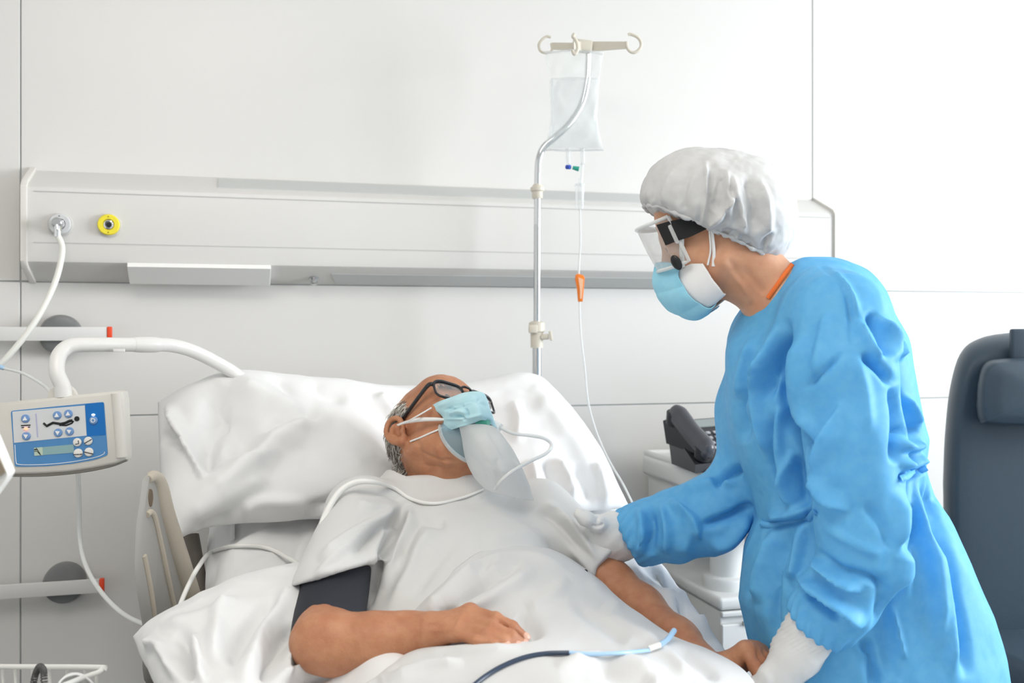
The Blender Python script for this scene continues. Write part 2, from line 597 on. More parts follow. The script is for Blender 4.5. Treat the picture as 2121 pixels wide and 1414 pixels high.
def slab(name, s0, s1, t0, t1, z0, z1, m):
    mb = MB().box(WL((s0 + s1) / 2, (t0 + t1) / 2, (z0 + z1) / 2), (s1 - s0, t1 - t0, z1 - z0), rot_frame(WU, WN, V(0, 0, 1)))
    return structure(name, mb.build(name, m, smooth=False))
slab('floor', ROOM_L - .1, ROOM_R + .1, -.105, ROOM_T + .1, -0.1, 0.0, M['floor'])
slab('ceiling', ROOM_L - .1, ROOM_R + .1, -.105, ROOM_T + .1, ROOM_H, ROOM_H + .1, M['paint'])
slab('wall_left', ROOM_L - .1, ROOM_L, -.105, ROOM_T + .1, 0, ROOM_H, M['paint2'])
slab('wall_front', ROOM_L, ROOM_R, ROOM_T, ROOM_T + .1, 0, ROOM_H, M['paint2'])
# the window wall: a pier each side, a breast and a lintel round the opening
mb = MB()
fr = rot_frame(WU, WN, V(0, 0, 1))
for t0, t1, z0, z1 in ((-.105, WIN_T0, 0, ROOM_H), (WIN_T1, ROOM_T + .1, 0, ROOM_H), (WIN_T0, WIN_T1, 0, WIN_Z0), (WIN_T0, WIN_T1, WIN_Z1, ROOM_H)):
    mb.box(WL(ROOM_R + .05, (t0 + t1) / 2, (z0 + z1) / 2), (.1, t1 - t0, z1 - z0), fr)
structure('wall_right', mb.build('wall_right', M['paint'], smooth=False))
mb = MB()
for t in (WIN_T0, (WIN_T0 + WIN_T1) / 2, WIN_T1):
    mb.box(WL(ROOM_R + .03, t, (WIN_Z0 + WIN_Z1) / 2), (.05, .05, WIN_Z1 - WIN_Z0 + .05), fr, bevel=.004)
for z in (WIN_Z0, WIN_Z1):
    mb.box(WL(ROOM_R + .03, (WIN_T0 + WIN_T1) / 2, z), (.05, WIN_T1 - WIN_T0, .05), fr, bevel=.004)
structure('window_1', mb.build('window_1', M['white']))
mb = MB().box(WL((ROOM_L + ROOM_R) / 2, .008, .05), (ROOM_R - ROOM_L, .012, .10), fr, bevel=.003)
structure('baseboard_back', mb.build('baseboard_back', M['paint']))

# ---------------------------------------------------------------- medical supply unit along the wall
UZ0, UZ1 = 1.417, 1.697
prof = [(0.0, UZ1), (.098, UZ1 - .046), (.108, UZ1 - .056), (.110, UZ1 - .07), (.110, UZ0 + .058), (.106, UZ0 + .044), (.096, UZ0 + .036), (0.0, UZ0)]
us0, us1 = s_a + .035, s_b + .004
u_root = thing('medical_supply_unit', WL((us0 + us1) / 2, 0, UZ0),
               'long white medical gas and light unit fixed along the wall above the bed', 'medical panel')
mb = MB().prism([(t, z) for t, z in prof], WL(us0, 0, 0), WN, V(0, 0, 1), WU, us1 - us0)
mb.build('body', M['unit'], u_root, sharp=20)
def upt(s, k):
    'a place on the unit: on its profile between corners'
    i = int(k); f = k - i
    a, b = prof[i], prof[min(i + 1, len(prof) - 1)]
    return WL(s, a[0] + (b[0] - a[0]) * f, a[1] + (b[1] - a[1]) * f)
mb = MB()
for s_, w_ in ((us0 - .006, .014), (us1 + .003, .008)):
    big = [(-.0 , UZ1 + .008), (.104, UZ1 - .040), (.117, UZ1 - .055), (.117, UZ0 + .045), (.104, UZ0 + .028), (0, UZ0 - .006)]
    mb.prism(big, WL(s_ - w_ / 2, 0, 0), WN, V(0, 0, 1), WU, w_, bevel=.002)
    mb.build('end_cap', M['unit_edge'], u_root); mb = MB()
# seams on the front
for dz in (.066, .190):
    MB().box(WL((us0 + us1) / 2, .1103, UZ1 - dz), (us1 - us0 - .03, .0015, .0022), fr).build('panel_seam', M['groove'], u_root, smooth=False)
def on_face(c, nrm, s0, s1, w0, w1, k0, k1, m, name, th=.002, slant=.02, parent=None):
    'a strip let into a sloping face of the unit, between profile places k0 and k1, ends cut on a slant'
    a, b, c_, d = upt(s0 + slant, k0), upt(s1 - slant, k0), upt(s1, k1), upt(s0, k1)
    n = unit(np.cross(b - a, d - a)); n = n if n[1] < 0 else -n
    vs = [a, b, c_, d] + [q + n * th for q in (a, b, c_, d)]
    return MB().add(vs, [[0, 1, 2, 3], [7, 6, 5, 4], [0, 4, 5, 1], [1, 5, 6, 2], [2, 6, 7, 3], [3, 7, 4, 0]]).build(name, m, parent or u_root, smooth=False)
sx = lambda px, y: wall_s(PW(px, y, .07))
on_face(0, 0, sx(452, 380), sx(1345, 400), 0, 0, .12, .85, M['unit_slot'], 'upper_light_diffuser', slant=.0)
on_face(0, 0, sx(700, 575), sx(1392, 580), 0, 0, 6.25, 6.9, M['unit_slot'], 'lower_light_diffuser', slant=-.018)
# reading lamp box under the front edge
a0, a1 = sx(268, 580), sx(560, 580)
bx = [(.116, UZ0 + .044), (.120, UZ0 + .034), (.060, UZ0 - .006), (.030, UZ0 + .004), (.030, UZ0 + .020)]
MB().prism(bx, WL(a0, 0, 0), WN, V(0, 0, 1), WU, a1 - a0, bevel=.002).build('reading_lamp', M['white'], u_root, sharp=20)
q = upt(sx(652, 573), 6.55); nn = unit(WN * .45 + V(0, 0, -1))
MB().lathe(q, nn, [(-.002, .013), (.004, .013), (.009, .009), (.018, .0085), (.020, .006)], 20).build('lamp_switch', M['steel'], u_root)

def outlet(px, py, col, plugged):
    q = PW(px, py, .110)
    r = thing('gas_outlet', q, 'yellow ringed empty gas outlet on the wall unit' if not plugged else 'grey ringed gas outlet with a white hose plugged in on the wall unit', 'gas outlet', None)
    MB().lathe(q, WN, [(0, .029), (.004, .029), (.0045, .027), (.0045, .0275)], 40).build('escutcheon', M['unit'], r)
    MB().lathe(q, WN, [(.003, .0255), (.013, .0255), (.0155, .0235), (.0155, .014), (.010, .0125), (.008, .006)], 40).build('coloured_ring', col, r)
    MB().lathe(q, WN, [(.006, .0115), (.0125, .0115), (.013, .010), (.0135, .0085), (.0085, .0075)], 32).build('metal_socket', M['chrome'], r)
    MB().lathe(q, WN, [(.0075, .007), (.0110, .0065), (.0112, .004)], 20).build('valve_hole', M['black'], r)
    sm = M['grey'] if plugged else mat('dark_yellow_screw', (.35, .28, .02), 0.4)
    for sg in (-1, 1):
        MB().lathe(q + V(0, 0, sg * .0192), WN, [(.0145, .0018), (.0162, .0018), (.0165, .001)], 10).build('screw', sm, r)
    return q
M['ring_grey'] = mat('outlet_grey_plastic', (0.60, 0.61, 0.62), rough=0.35)
outlet(226, 466, M['yellow'], False)
q1 = outlet(125, 465, M['ring_grey'], True)
# hose plugged into the left outlet
hr = thing('oxygen_hose', q1, 'thick white hose hanging from the grey gas outlet down to the left', 'hose')
el = q1 + WN * .045
MB().lathe(q1, WN, [(.008, .009), (.030, .009), (.030, .012), (.052, .012), (.055, .009)], 24).build('connector', M['steel'], hr)
MB().tube(smooth_path([el, el + V(.003, -.004, -.018), el + V(.003, -.004, -.034)], 5), .0085, 16).build('elbow', M['chrome'], hr)
MB().tube(smooth_path([el + V(.003, -.004, -.028), PW(129, 520, .17), PW(112, 590, .22), PW(70, 670, .26), PW(10, 745, .28), PW(-50, 800, .28), PW(-90, 860, .28), PW(-110, 1000, .25)], 8), .0070, 14).build('hose_tube', M['hose'], hr)

# ---------------------------------------------------------------- equipment rails with round buffers
def equip_rail(px0, px1, yc, disc, label, cat_label):
    e = PW(px1, yc, .05); s1 = wall_s(e) ; z = e[2]
    s0 = wall_s(PW(px0, yc, .05))
    r = thing('equipment_rail', WL((s0 + s1) / 2, 0, z), label, 'rail')
    MB().box(WL((s0 + s1) / 2, .052, z), (s1 - s0, .010, .0345), fr, bevel=.0015).build('bar', M['rail'], r)
    MB().box(WL(s1 + .006, .052, z), (.012, .013, .0365), fr, bevel=.003).build('end_cap', M['red'], r, )
    d = PW(*disc, .03)
    MB().lathe(np.array([*WL(wall_s(d), 0, 0)[:2], d[2]]), WN, [(0, .050), (.028, .050), (.040, .046), (.044, .036), (.0445, .0)], 48).build('round_buffer', M['grey'], r)
    return r
equip_rail(-160, 222, 691, (124, 693), 'upper grey equipment rail with round grey buffer and red end, behind the tube arm', '')
equip_rail(-160, 206, 1212, (132, 1209), 'lower grey equipment rail with round dark buffer and red end, above the wire basket', '')
# ================================================================ the bed's hand control on its curved arm
Z3 = V(0, 0, 1)
M['casing'] = mat('warm_grey_casing', (0.66, 0.64, 0.60), rough=0.38)
M['tube_paint'] = mat('light_grey_arm_enamel', (0.74, 0.735, 0.72), rough=0.28)
M['key_blue'] = mat('keypad_blue', (0.075, 0.245, 0.52), rough=0.35)
M['key_blue2'] = mat('keypad_bright_blue', (0.0, 0.15, 0.50), rough=0.35)
M['key_grey'] = mat('keypad_pale_grey', (0.66, 0.68, 0.70), rough=0.35)
M['btn_blue'] = mat('button_steel_blue', (0.17, 0.31, 0.58), rough=0.2)
M['btn_white'] = mat('button_off_white', (0.78, 0.76, 0.73), rough=0.3)
M['ink'] = mat('printed_black', (0.01, 0.01, 0.012), rough=0.5)
M['ink_white'] = mat('printed_white', (0.85, 0.85, 0.86), rough=0.5)
M['lilac'] = mat('printed_lilac_line', (0.45, 0.46, 0.66), rough=0.5)
M['lcd'] = mat('display_grey_green', (0.26, 0.42, 0.44), rough=0.2)
M['lcd2'] = mat('display_lit_green', (0.50, 0.62, 0.50), rough=0.2)
M['led_red'] = mat('red_indicator_light', (1, .25, .15), rough=0.3, emit=(1, .16, .08), emit_s=3.0)
M['led_white'] = mat('white_indicator_light', (1, 1, .9), rough=0.3, emit=(1, .95, .85), emit_s=2.0)

YB = 1.84                                   # depth of the control's face
roll, yaw = math.radians(5.6), math.radians(4)
bex = V(math.cos(roll), 0, math.sin(roll)); bez = V(-math.sin(roll), 0, math.cos(roll))
bny = V(0, -1, 0)                           # out of the face
bex = unit(bex + V(0, math.sin(yaw), 0)); bny = unit(np.cross(bex, bez)); bny = bny if bny[1] < 0 else -bny
PXM = F / YB
cb = P(124, 898, YB)
def K(px, py, off=0.0):
    'photo place -> point on the control face'
    q = P(px, py, YB) - cb
    a = np.array([[bex[0], bez[0]], [bex[2], bez[2]]])
    u, w = np.linalg.solve(a, np.array([q[0], q[2]]))
    return cb + u * bex + w * bez + off * bny
def K2(px, py):
    q = K(px, py) - cb
    return (float(q @ bex), float(q @ bez))
ctl = thing('bed_control_panel', K(150, 975), 'grey bed control panel with blue keypad on a curved tube arm', 'control panel')
out = [K2(x, y) for x, y in ((-14, 836), (120, 822), (240, 810.5), (249, 812), (252, 830), (258, 945), (257, 953), (235, 962), (190, 971), (140, 978), (90, 981), (40, 982), (5, 981), (0, 970))]
mb = MB().prism(out[::1], cb - bny * .034, bex, bez, bny, .034 + .0, bevel=.006)
mb.build('housing', M['casing'], ctl, sharp=50)
# the rounded right-hand grip
mb = MB().tube([K(236, 815, -.006), K(247, 948, -.006)], .0105, 20)
mb.build('side_grip', M['casing'], ctl)
# bottom lip, the shadow under the housing painted in as its darker colour
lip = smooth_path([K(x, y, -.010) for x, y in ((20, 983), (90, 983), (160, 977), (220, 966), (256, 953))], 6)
MB().tube(lip, .0042, 10).build('lower_lip', mat('lip_shadow_brown_grey', (.30, .28, .25), .5), ctl)
def plate(poly, off, m, name, parent, th=.0008):
    return MB().prism([K2(*p) for p in poly], cb + off * bny, bex, bez, bny, th).build(name, m, parent, smooth=False)
def rnd(poly, r=3.0, n=4):
    'round the corners of a photo-space polygon'
    out = []; N = len(poly)
    for i in range(N):
        a, b, c = np.array(poly[i - 1], float), np.array(poly[i], float), np.array(poly[(i + 1) % N], float)
        p, q = b + unit(a - b) * r, b + unit(c - b) * r
        for k in range(n + 1):
            t = k / n
            out.append(tuple((1 - t) ** 2 * p + 2 * t * (1 - t) * b + t * t * q))
    return out
kp = plate(rnd([(26, 850), (118, 841), (213, 832.5), (221, 943), (196, 952), (150, 960), (100, 964.5), (60, 965.5), (34.5, 965)], 5), .0, M['key_blue'], 'keypad', ctl, .0012)
plate([(176, 836.5), (212, 833.5), (216.5, 901), (179.5, 903.5)], .0014, M['key_blue2'], 'bright_field', kp, .0003)
plate([(29.5, 851.5), (174.5, 839.5), (178.5, 902), (33, 916)], .0014, M['key_grey'], 'pale_field', kp, .0004)
plate([(75.5, 856), (78, 856), (81.5, 905), (79, 905)], .0019, M['lilac'], 'divider_line', kp, .0003)
# white contour line along the bottom of the keypad
ln = smooth_path([K(x, y, .0013) for x, y in ((34.5, 920), (37, 954), (41, 960), (60, 961.5), (100, 960.8), (150, 956), (195, 947.5), (212, 941), (215, 936))], 6)
MB().tube(ln, .0007, 6).build('contour_line', M['ink_white'], kp)
plate([(73, 926.5), (152, 920), (153.5, 937), (74, 943)], .0014, M['lcd'], 'display', kp, .0004)
plate([(73, 926.5), (90, 925), (91, 941.5), (74, 943)], .0019, M['lcd2'], 'lit_display_field', kp, .0003)
mbw = MB()
for ln_ in (((74, 929), (80, 930), (86, 940)), ((74, 934), (79, 933), (87, 941.5)), ((78, 926.5), (80, 931)), ((73.5, 931), (79, 930))):
    mbw.tube([K(x, y, .0025) for x, y in ln_], .0006, 6)
mbw.build('display_symbol', M['ink'], kp)
def button(x, y, r, m, sym, name='button'):
    R = r / PXM
    b = MB().lathe(K(x, y, .0016), bny, [(0, R), (.0015, R), (.0028, R * .86), (.0034, R * .55), (.0036, R * .1)], 28).build(name, m, kp)
    def tri(s):
        h = r * .58
        return [(x - h * .95, y + s * h * .75), (x + h * .95, y + s * h * .62), (x, y - s * h)]
    if sym in ('up', 'down'):
        MB().prism([K2(*p) for p in tri(1 if sym == 'up' else -1)], K(0, 0) - K(0, 0) + cb + bny * .0050, bex, bez, bny, .0008).build('arrow', M['ink_white'], b, smooth=False)
    else:
        for l in sym:
            MB().tube([K(x + a * r, y + c * r, .0054) for a, c in l], r * .10 / PXM, 6).build('symbol', M['ink'] if m is M['btn_white'] else M['ink_white'], b)
    return b
button(56, 866, 8.6, M['btn_blue'], 'up'); button(58, 902, 8.6, M['btn_blue'], 'down')
button(119.5, 859.5, 8.6, M['btn_blue'], 'up'); button(142, 856.5, 8.6, M['btn_blue'], 'up')
button(121.5, 895.5, 8.6, M['btn_blue'], 'down'); button(144.5, 893, 8.6, M['btn_blue'], 'down')
cir = [(.45 * math.cos(a), .45 * math.sin(a)) for a in np.linspace(0, 6.28, 13)]
button(192.5, 870.5, 8.6, M['btn_blue'], [cir, [(-.5, -.35), (-.1, -.5)]])
button(160, 915.5, 8.6, M['btn_white'], [[(.35, -.45), (.45, .3), (-.3, .45)]])
button(182, 913, 8.6, M['btn_white'], [[(-.75, .55), (.95, -.45)]])
button(162, 938, 9.2, M['btn_white'], [[(-1.0, .3), (-.35, .27)], [(-.25, .27), (.3, .24)], [(.4, .24), (1.0, .18)]])
button(183.5, 936, 9.2, M['btn_white'], [[(-1.0, -.1), (1.0, .4)]])
# the lying figure and the bed symbol, printed on the pale field
mb = MB()
fig = [(93, 877), (98, 882), (111, 873.5), (129, 875.5), (142, 872), (152, 869.5)]
mb.tube([K(x, y, .0017) for x, y in ((92, 875.5), (98, 881.5))], .0020, 8)
mb.tube([K(x, y, .0017) for x, y in ((97.5, 882), (111, 875), (126, 877.5), (138, 875))], .0024, 8)
mb.tube([K(x, y, .0017) for x, y in ((124, 880), (138, 880.5), (149, 876), (152, 871.5))], .0016, 8)
mb.tube([K(x, y, .0017) for x, y in ((136, 875.5), (144, 871.5), (150, 870.5))], .0026, 8)
mb.lathe(K(159, 867, .0016), bny, [(0, 5.2 / PXM), (.0012, 5.2 / PXM)], 20)
mb.build('lying_figure_symbol', M['ink'], kp)
mb = MB()
mb.tube([K(47, 880.5, .0018), K(66, 879.5, .0018)], .0011, 8); mb.tube([K(48, 884.5, .0018), K(53, 884.2, .0018)], .0009, 8); mb.tube([K(61, 883.8, .0018), K(65, 883.5, .0018)], .0009, 8)
mb.build('bed_height_symbol', M['ink'], kp)
MB().sphere(K(57, 887.5, .002), (.0036, .0036, .002), None, 0, 14).build('red_indicator', M['led_red'], kp)
MB().sphere(K(192, 859, .002), (.0034, .0028, .002), None, 0, 14).build('white_indicator', M['led_white'], kp)
# arm
arm = [K(124.5, 818, -.016), K(122.5, 800, -.016), P(118, 772, 1.857), P(120, 742, 1.87), P(132, 724, 1.885), P(152, 715, 1.90), P(190, 713.5, 1.925), P(250, 713.5, 1.97), P(318, 713.5, 2.02),
       P(355, 715, 2.06), P(395, 725, 2.10), P(440, 746, 2.14), P(490, 776, 2.18), P(530, 815, 2.22), P(575, 880, 2.28), P(600, 960, 2.32)]
ap = smooth_path(arm, 8)
MB().tube(ap, .0142, 20).build('arm_tube', M['tube_paint'], ctl)
i0 = int(8 * 8 - 5)
MB().tube(ap[i0:i0 + 8], [.0146, .0158, .016, .0162, .0162, .016, .0158, .0146], 20).build('joint_sleeve', M['tube_paint'], ctl)
ly = P(252, 722, 1.955)
MB().box(ly + V(0, -.012, -.003), (.020, .004, .006), rot_frame(V(1, .3, 0), V(0, 1, 0), V(-.1, 0, 1)), bevel=.001).build('locking_clip', M['tube_paint'], ctl)
mb = MB().prism([K2(x, y) for x, y in rnd([(90, 826), (93, 808), (105, 804), (138, 802), (146, 812), (150, 822)], 3)], cb - bny * .030, bex, bez, bny, .010, bevel=.001)
mb.build('bracket', M['casing'], ctl)
MB().tube([K(124.5, 823, -.016), K(122.5, 801, -.016)], .0160, 20).build('socket_collar', M['tube_paint'], ctl)

# ================================================================ a white casing in the near foreground, cut by the frame
YF = 1.22
wc = thing('tilted_white_casing', P(-60, 1030, YF), 'white casing with a brown recessed face at the left edge, before the control panel', 'equipment casing')
fx = unit(V(.40, .10, -.92)); fz = unit(V(.92, 0, .40)); fy = unit(np.cross(fx, fz)); fy = fy if fy[1] < 0 else -fy
def cs(px, py): 
    q = P(px, py, YF) - P(0, 940, YF)
    a = np.array([[fx[0], fz[0]], [fx[2], fz[2]]])
    u = np.linalg.solve(a, np.array([q[0], q[2]])); return (float(u[0]), float(u[1]))
MB().prism([cs(*p) for p in rnd([(-115, 800), (-80, 790), (-16, 900), (14, 984), (6, 998), (-30, 1046), (-80, 1060), (-170, 960)], 5)], P(0, 940, YF), fx, fz, -fy, .02, bevel=.0).build('shell', M['white'], wc)
MB().prism([cs(*p) for p in rnd([(-90, 870), (-18, 910), (12, 976), (-1, 986), (-70, 1000), (-120, 960)], 4)], P(0, 940, YF) + fy * .001, fx, fz, fy, .002).build('recessed_face', mat('brown_grey_plastic', (.30, .25, .19), .6), wc)

# ================================================================ thin tubes at the left
M['clear_tube'] = mat('clear_soft_tubing', (0.82, 0.84, 0.84), rough=0.15, spec=0.6, alpha=0.72)
M['white_tube'] = mat('milky_tubing', (0.82, 0.82, 0.80), rough=0.25)
M['tube_blue'] = mat('pale_blue_tubing', (0.42, 0.63, 0.86), rough=0.3)
tb = thing('air_tube', P(0, 762, 2.2), 'thin clear tube with pale blue connector entering above the control panel', 'tube')
MB().tube(smooth_path([P(-60, 735, 2.2), P(-20, 755, 2.2), P(10, 763, 2.2), P(45, 772, 2.2), P(75, 788, 2.2), P(99, 806, 2.18), P(118, 840, 2.1), P(140, 900, 2.0), P(158, 960, 1.98)], 8), .0033, 10).build('tubing', M['clear_tube'], tb)
MB().tube([P(-25, 753, 2.2), P(8, 762, 2.2)], [.006, .0048], 12).build('connector', M['tube_blue'], tb)
t2 = MB().tube(smooth_path([P(158, 940, 1.98), P(162, 985, 1.98), P(164, 1050, 1.98), P(165, 1110, 1.97), P(174, 1160, 1.95), P(195, 1205, 1.92), P(228, 1247, 1.88), P(265, 1277, 1.83), P(310, 1296, 1.78), P(350, 1305, 1.76), P(380, 1320, 1.78)], 8), .0045, 12).build('drain_tube', M['clear_tube'])
tag(t2, 'clear tube hanging below the control panel and looping under the bed pillow', 'tube')

# ================================================================ wire basket, bottom left
M['wire'] = mat('white_coated_wire', (0.80, 0.80, 0.77), rough=0.3)
YK = 1.55
def bk(px, py, d=0.0): return P(px, py, YK + d)
bas = thing('wire_basket', bk(60, 1600), 'white wire basket at the bottom left corner holding cloth and a coiled cord', 'basket')
rimb = [bk(-200, 1379, .22), bk(-10, 1380, .10), bk(198, 1381.5, -.0), bk(210, 1386, -.01), bk(204, 1392, -.02), bk(175, 1402, -.05), bk(120, 1424, -.15), bk(60, 1446, -.20), bk(-200, 1445, -.05)]
MB().tube(smooth_path(rimb, 6), .0042, 12).build('rim', M['wire'], bas)
for px in (-45, 4, 30, 66, 101, 138, 175):
    f_ = (px - 200) / -200.0
    MB().tube([bk(px, 1378.5, .105 * f_), bk(px + 4, 1424, .105 * f_), bk(px + 8, 1560, .105 * f_ - .02)], .0026, 8).build('wire', M['wire'], bas)
MB().tube([bk(199, 1390, -.01), bk(200, 1424, -.01), bk(196, 1560, -.03)], .0026, 8).build('wire', M['wire'], bas)
MB().tube([bk(-200, 1560, .2), bk(196, 1560, -.03)], .0026, 8).build('wire', M['wire'], bas)
MB().box(bk(60, 1565, -.0), (.36, .18, .006), fr, bevel=.001).build('tray', M['wire'], bas)
# what lies in it
rng = np.random.RandomState(3)
ct = patch([[bk(110, 1450, -.10), bk(135, 1404, -.08), bk(170, 1401, -.06), bk(200, 1424, -.05)],
            [bk(105, 1460, -.06), bk(135, 1409, -.04), bk(172, 1406, -.02), bk(196, 1440, -.02)],
            [bk(110, 1540, -.02), bk(135, 1460, -.01), bk(170, 1470, -.0), bk(192, 1540, .0)]], 24, 30)
cv = ct[0] + (fbm(ct[0] * 40, 2) * .004)[:, None] * V(0, -.6, .8)
cv, cq = thicken(cv, ct[1], 24, 30, .003)
M['linen'] = mat('white_linen', (0.80, 0.80, 0.79), rough=0.85, bump=0.12, bscale=900)
tag(mesh_obj('folded_cloth', cv, cq, M['linen']), 'white cloth lying inside the wire basket', 'cloth')
cl_c = smooth_path([bk(66, 1480, -.02), bk(70, 1412, -.02), bk(80, 1382, -.03), bk(88, 1384, -.03), bk(91, 1400, -.03), bk(90, 1470, -.03)], 14)
hel = []
tan = unit_rows(np.gradient(cl_c, axis=0)); pn = V(0, 1, 0)
fine = cr_interp(cl_c, 620); tanf = unit_rows(np.gradient(fine, axis=0))
for i, (c, t) in enumerate(zip(fine, tanf)):
    bn = unit(np.cross(t, pn)); a = i / 620 * 2 * math.pi * 44
    hel.append(c + .0042 * (math.cos(a) * bn + math.sin(a) * np.cross(bn, t)))
tag(MB().tube(hel, .0011, 6).build('coiled_cord', mat('dark_cord', (.10, .10, .10), .4)), 'dark coiled cord looped over the wire basket rim', 'cord')

# ================================================================ IV pole, hook bar, bag and line
YI = 2.62
def I(px, py, d=0.0): return P(px, py, YI + d)
M['ivory'] = mat('ivory_plastic', (0.66, 0.62, 0.53), rough=0.42)
iv = thing('drip_stand', V(I(1112, 780)[0], YI, .30), 'steel drip stand with ivory hook bar rising behind the pillow', 'drip stand')
base = I(1112, 780)
pole = [V(base[0], YI, .30), I(1111.5, 1000), I(1112, 700), I(1113, 470), I(1114, 360), I(1117.5, 325), I(1128, 303), I(1150, 284), I(1180, 255, .01), I(1205, 215, .02), I(1216, 170, .02), I(1219, 130, .02), I(1220, 98, .02)]
MB().tube(smooth_path(pole[3:], 8), .0094, 20).build('upper_pole', M['chrome'], iv)
MB().tube([pole[0], I(1112, 694)], .0118, 20).build('lower_pole', M['steel'], iv)
MB().tube([I(1112, 700), I(1113, 465)], .0094, 20).build('pole', M['steel'], iv)
MB().lathe(I(1113, 410), Z3, [(-.002, .012), (.002, .0145), (.016, .0145), (.019, .0185), (.027, .0185), (.031, .013), (.036, .011)], 28).build('pole_collar', M['ivory'], iv)
mb = MB().lathe(I(1112, 720), Z3, [(0, .0165), (.040, .0170), (.043, .021), (.066, .021), (.070, .013)], 28)
mb.build('height_clamp', M['ivory'], iv)
MB().box(I(1104, 681, -.01), (.024, .03, .022), None, .004).build('clamp_lug', M['ivory'], iv)
MB().tube([I(1122, 698, -.01), I(1136, 697, -.014)], .0075, 14).build('clamp_screw', M['ivory'], iv)
MB().box(I(1141, 695, -.015), (.008, .014, .026), rot_frame(V(1, 0, .15), V(0, 1, 0), V(-.15, 0, 1)), .003).build('clamp_wing', M['ivory'], iv)
# hook bar: four arms ending in open hooks
hub = I(1221, 98, .02)
MB().box(hub + V(-.020, -.01, 0), (.052, .034, .030), rot_frame(V(1, 0, -.12), V(0, 1, 0), V(.12, 0, 1)), .006).build('hook_hub', M['ivory'], iv)
def hook(px_a, py_a, da, px_b, py_b, db, ring, dr, w0, w1, hk_r=.0042):
    a, b = I(px_a, py_a, da), I(px_b, py_b, db)
    mb = MB()
    mb.prism([(0, w0 / 2), (1, w1 / 2), (1, -w1 / 2), (0, -w0 / 2)], a, b - a, Z3, V(0, 1, 0), .006, bevel=.001)
    mb.tube(smooth_path([I(x, y, dr) for x, y in ring], 6), hk_r, 12)
    return mb.build('hook_arm', M['ivory'], iv)
hook(1222, 96, .02, 1300, 93, -.02, [(1298, 86), (1299, 98), (1306, 107), (1317, 108), (1327, 98), (1327, 86), (1319, 76), (1306, 71), (1301, 72)], -.02, .026, .018)
hook(1216, 97, .02, 1142, 95, .06, [(1142, 90), (1143, 104), (1133, 110), (1120, 106), (1116, 95), (1120, 85), (1131, 76), (1141, 77)], .06, .022, .018, .0036)
hook(1205, 96, .0, 1189, 94, -.07, [(1186, 104), (1190, 112), (1196, 104), (1196, 92), (1192, 82), (1187, 76), (1190, 70)], -.09, .026, .020, .0046)

# the bag
M['film'] = film('bag_film', (0.92, 0.93, 0.93), 0.16, 0.12, (0.97, 0.98, 0.98))
M['fluid'] = film('clear_infusion_fluid', (0.86, 0.89, 0.91), 0.05, 0.05, (0.955, 0.963, 0.967))
M['clear_hard'] = film('clear_hard_plastic', (0.90, 0.92, 0.93), 0.22, 0.08, (0.95, 0.96, 0.96))
bag = thing('infusion_bag', I(1188, 315, -.06), 'clear plastic infusion bag half full hanging from the hook bar', 'infusion bag')
def bagshell(y0, y1, scale, n=30, m=40, thick=.020):
    'an inflated pouch between two rows of the photo'
    ys_ = [100, 128, 160, 200, 240, 270, 292, 306, 316]
    l_ = [1124, 1131, 1138, 1139, 1140, 1137, 1131, 1127, 1128]
    r_ = [1254, 1247, 1242, 1240, 1237, 1240, 1246, 1250, 1248]
    t_ = [.10, .35, .8, 1.0, 1.0, .9, .55, .2, .05]
    vs = []
    for i in range(n):
        y = y0 + (y1 - y0) * i / (n - 1)
        l, r, t = np.interp(y, ys_, l_), np.interp(y, ys_, r_), np.interp(y, ys_, t_) * thick
        c, hw = (l + r) / 2, (r - l) / 2 * scale
        for k in range(m):
            a = 2 * math.pi * k / m
            ca, sa = math.cos(a), math.sin(a)
            q = I(c + hw * math.copysign(abs(ca) ** .8, ca), y, -.065)
            wob = .0018 * math.sin(9 * a + y * .11) + .002 * math.sin(4 * a - y * .07)
            vs.append(q + V(0, (t * scale + wob) * math.copysign(abs(sa) ** .9, sa), 0))
    fs = [[i * m + k, i * m + (k + 1) % m, (i + 1) * m + (k + 1) % m, (i + 1) * m + k] for i in range(n - 1) for k in range(m)]
    fs += [list(range(m))[::-1], [(n - 1) * m + k for k in range(m)]]
    return vs, fs
MB().add(*bagshell(106, 312, 1.0)).build('bag_film', M['film'], bag, sharp=None)
MB().add(*bagshell(163, 306, .95, 24)).build('fluid', M['fluid'], bag, sharp=60)
MB().tube([I(1130, 110, -.065), I(1190, 103, -.068), I(1248, 112, -.065)], .0026, 8).build('welded_seam', M['clear_hard'], bag)
MB().tube([I(1127, 309, -.065), I(1168, 312, -.068), I(1250, 310, -.065)], .0026, 8).build('welded_seam', M['clear_hard'], bag)
for x in (1176, 1206):
    MB().tube([I(x, 308, -.065), I(x + 1, 340, -.065)], .0062, 14).build('port', M['clear_hard'], bag)
M['cap_blue'] = mat('royal_blue_cap', (.03, .08, .45), .35); M['cap_green'] = mat('green_cap', (.02, .36, .27), .35)
MB().tube([I(1173, 346, -.066), I(1181, 346, -.072)], [.0055, .0058], 14).build('blue_port_cap', M['cap_blue'], bag)
MB().tube([I(1186, 347, -.068), I(1199, 350, -.068)], [.0045, .0065], 14).build('green_port_cap', M['cap_green'], bag)

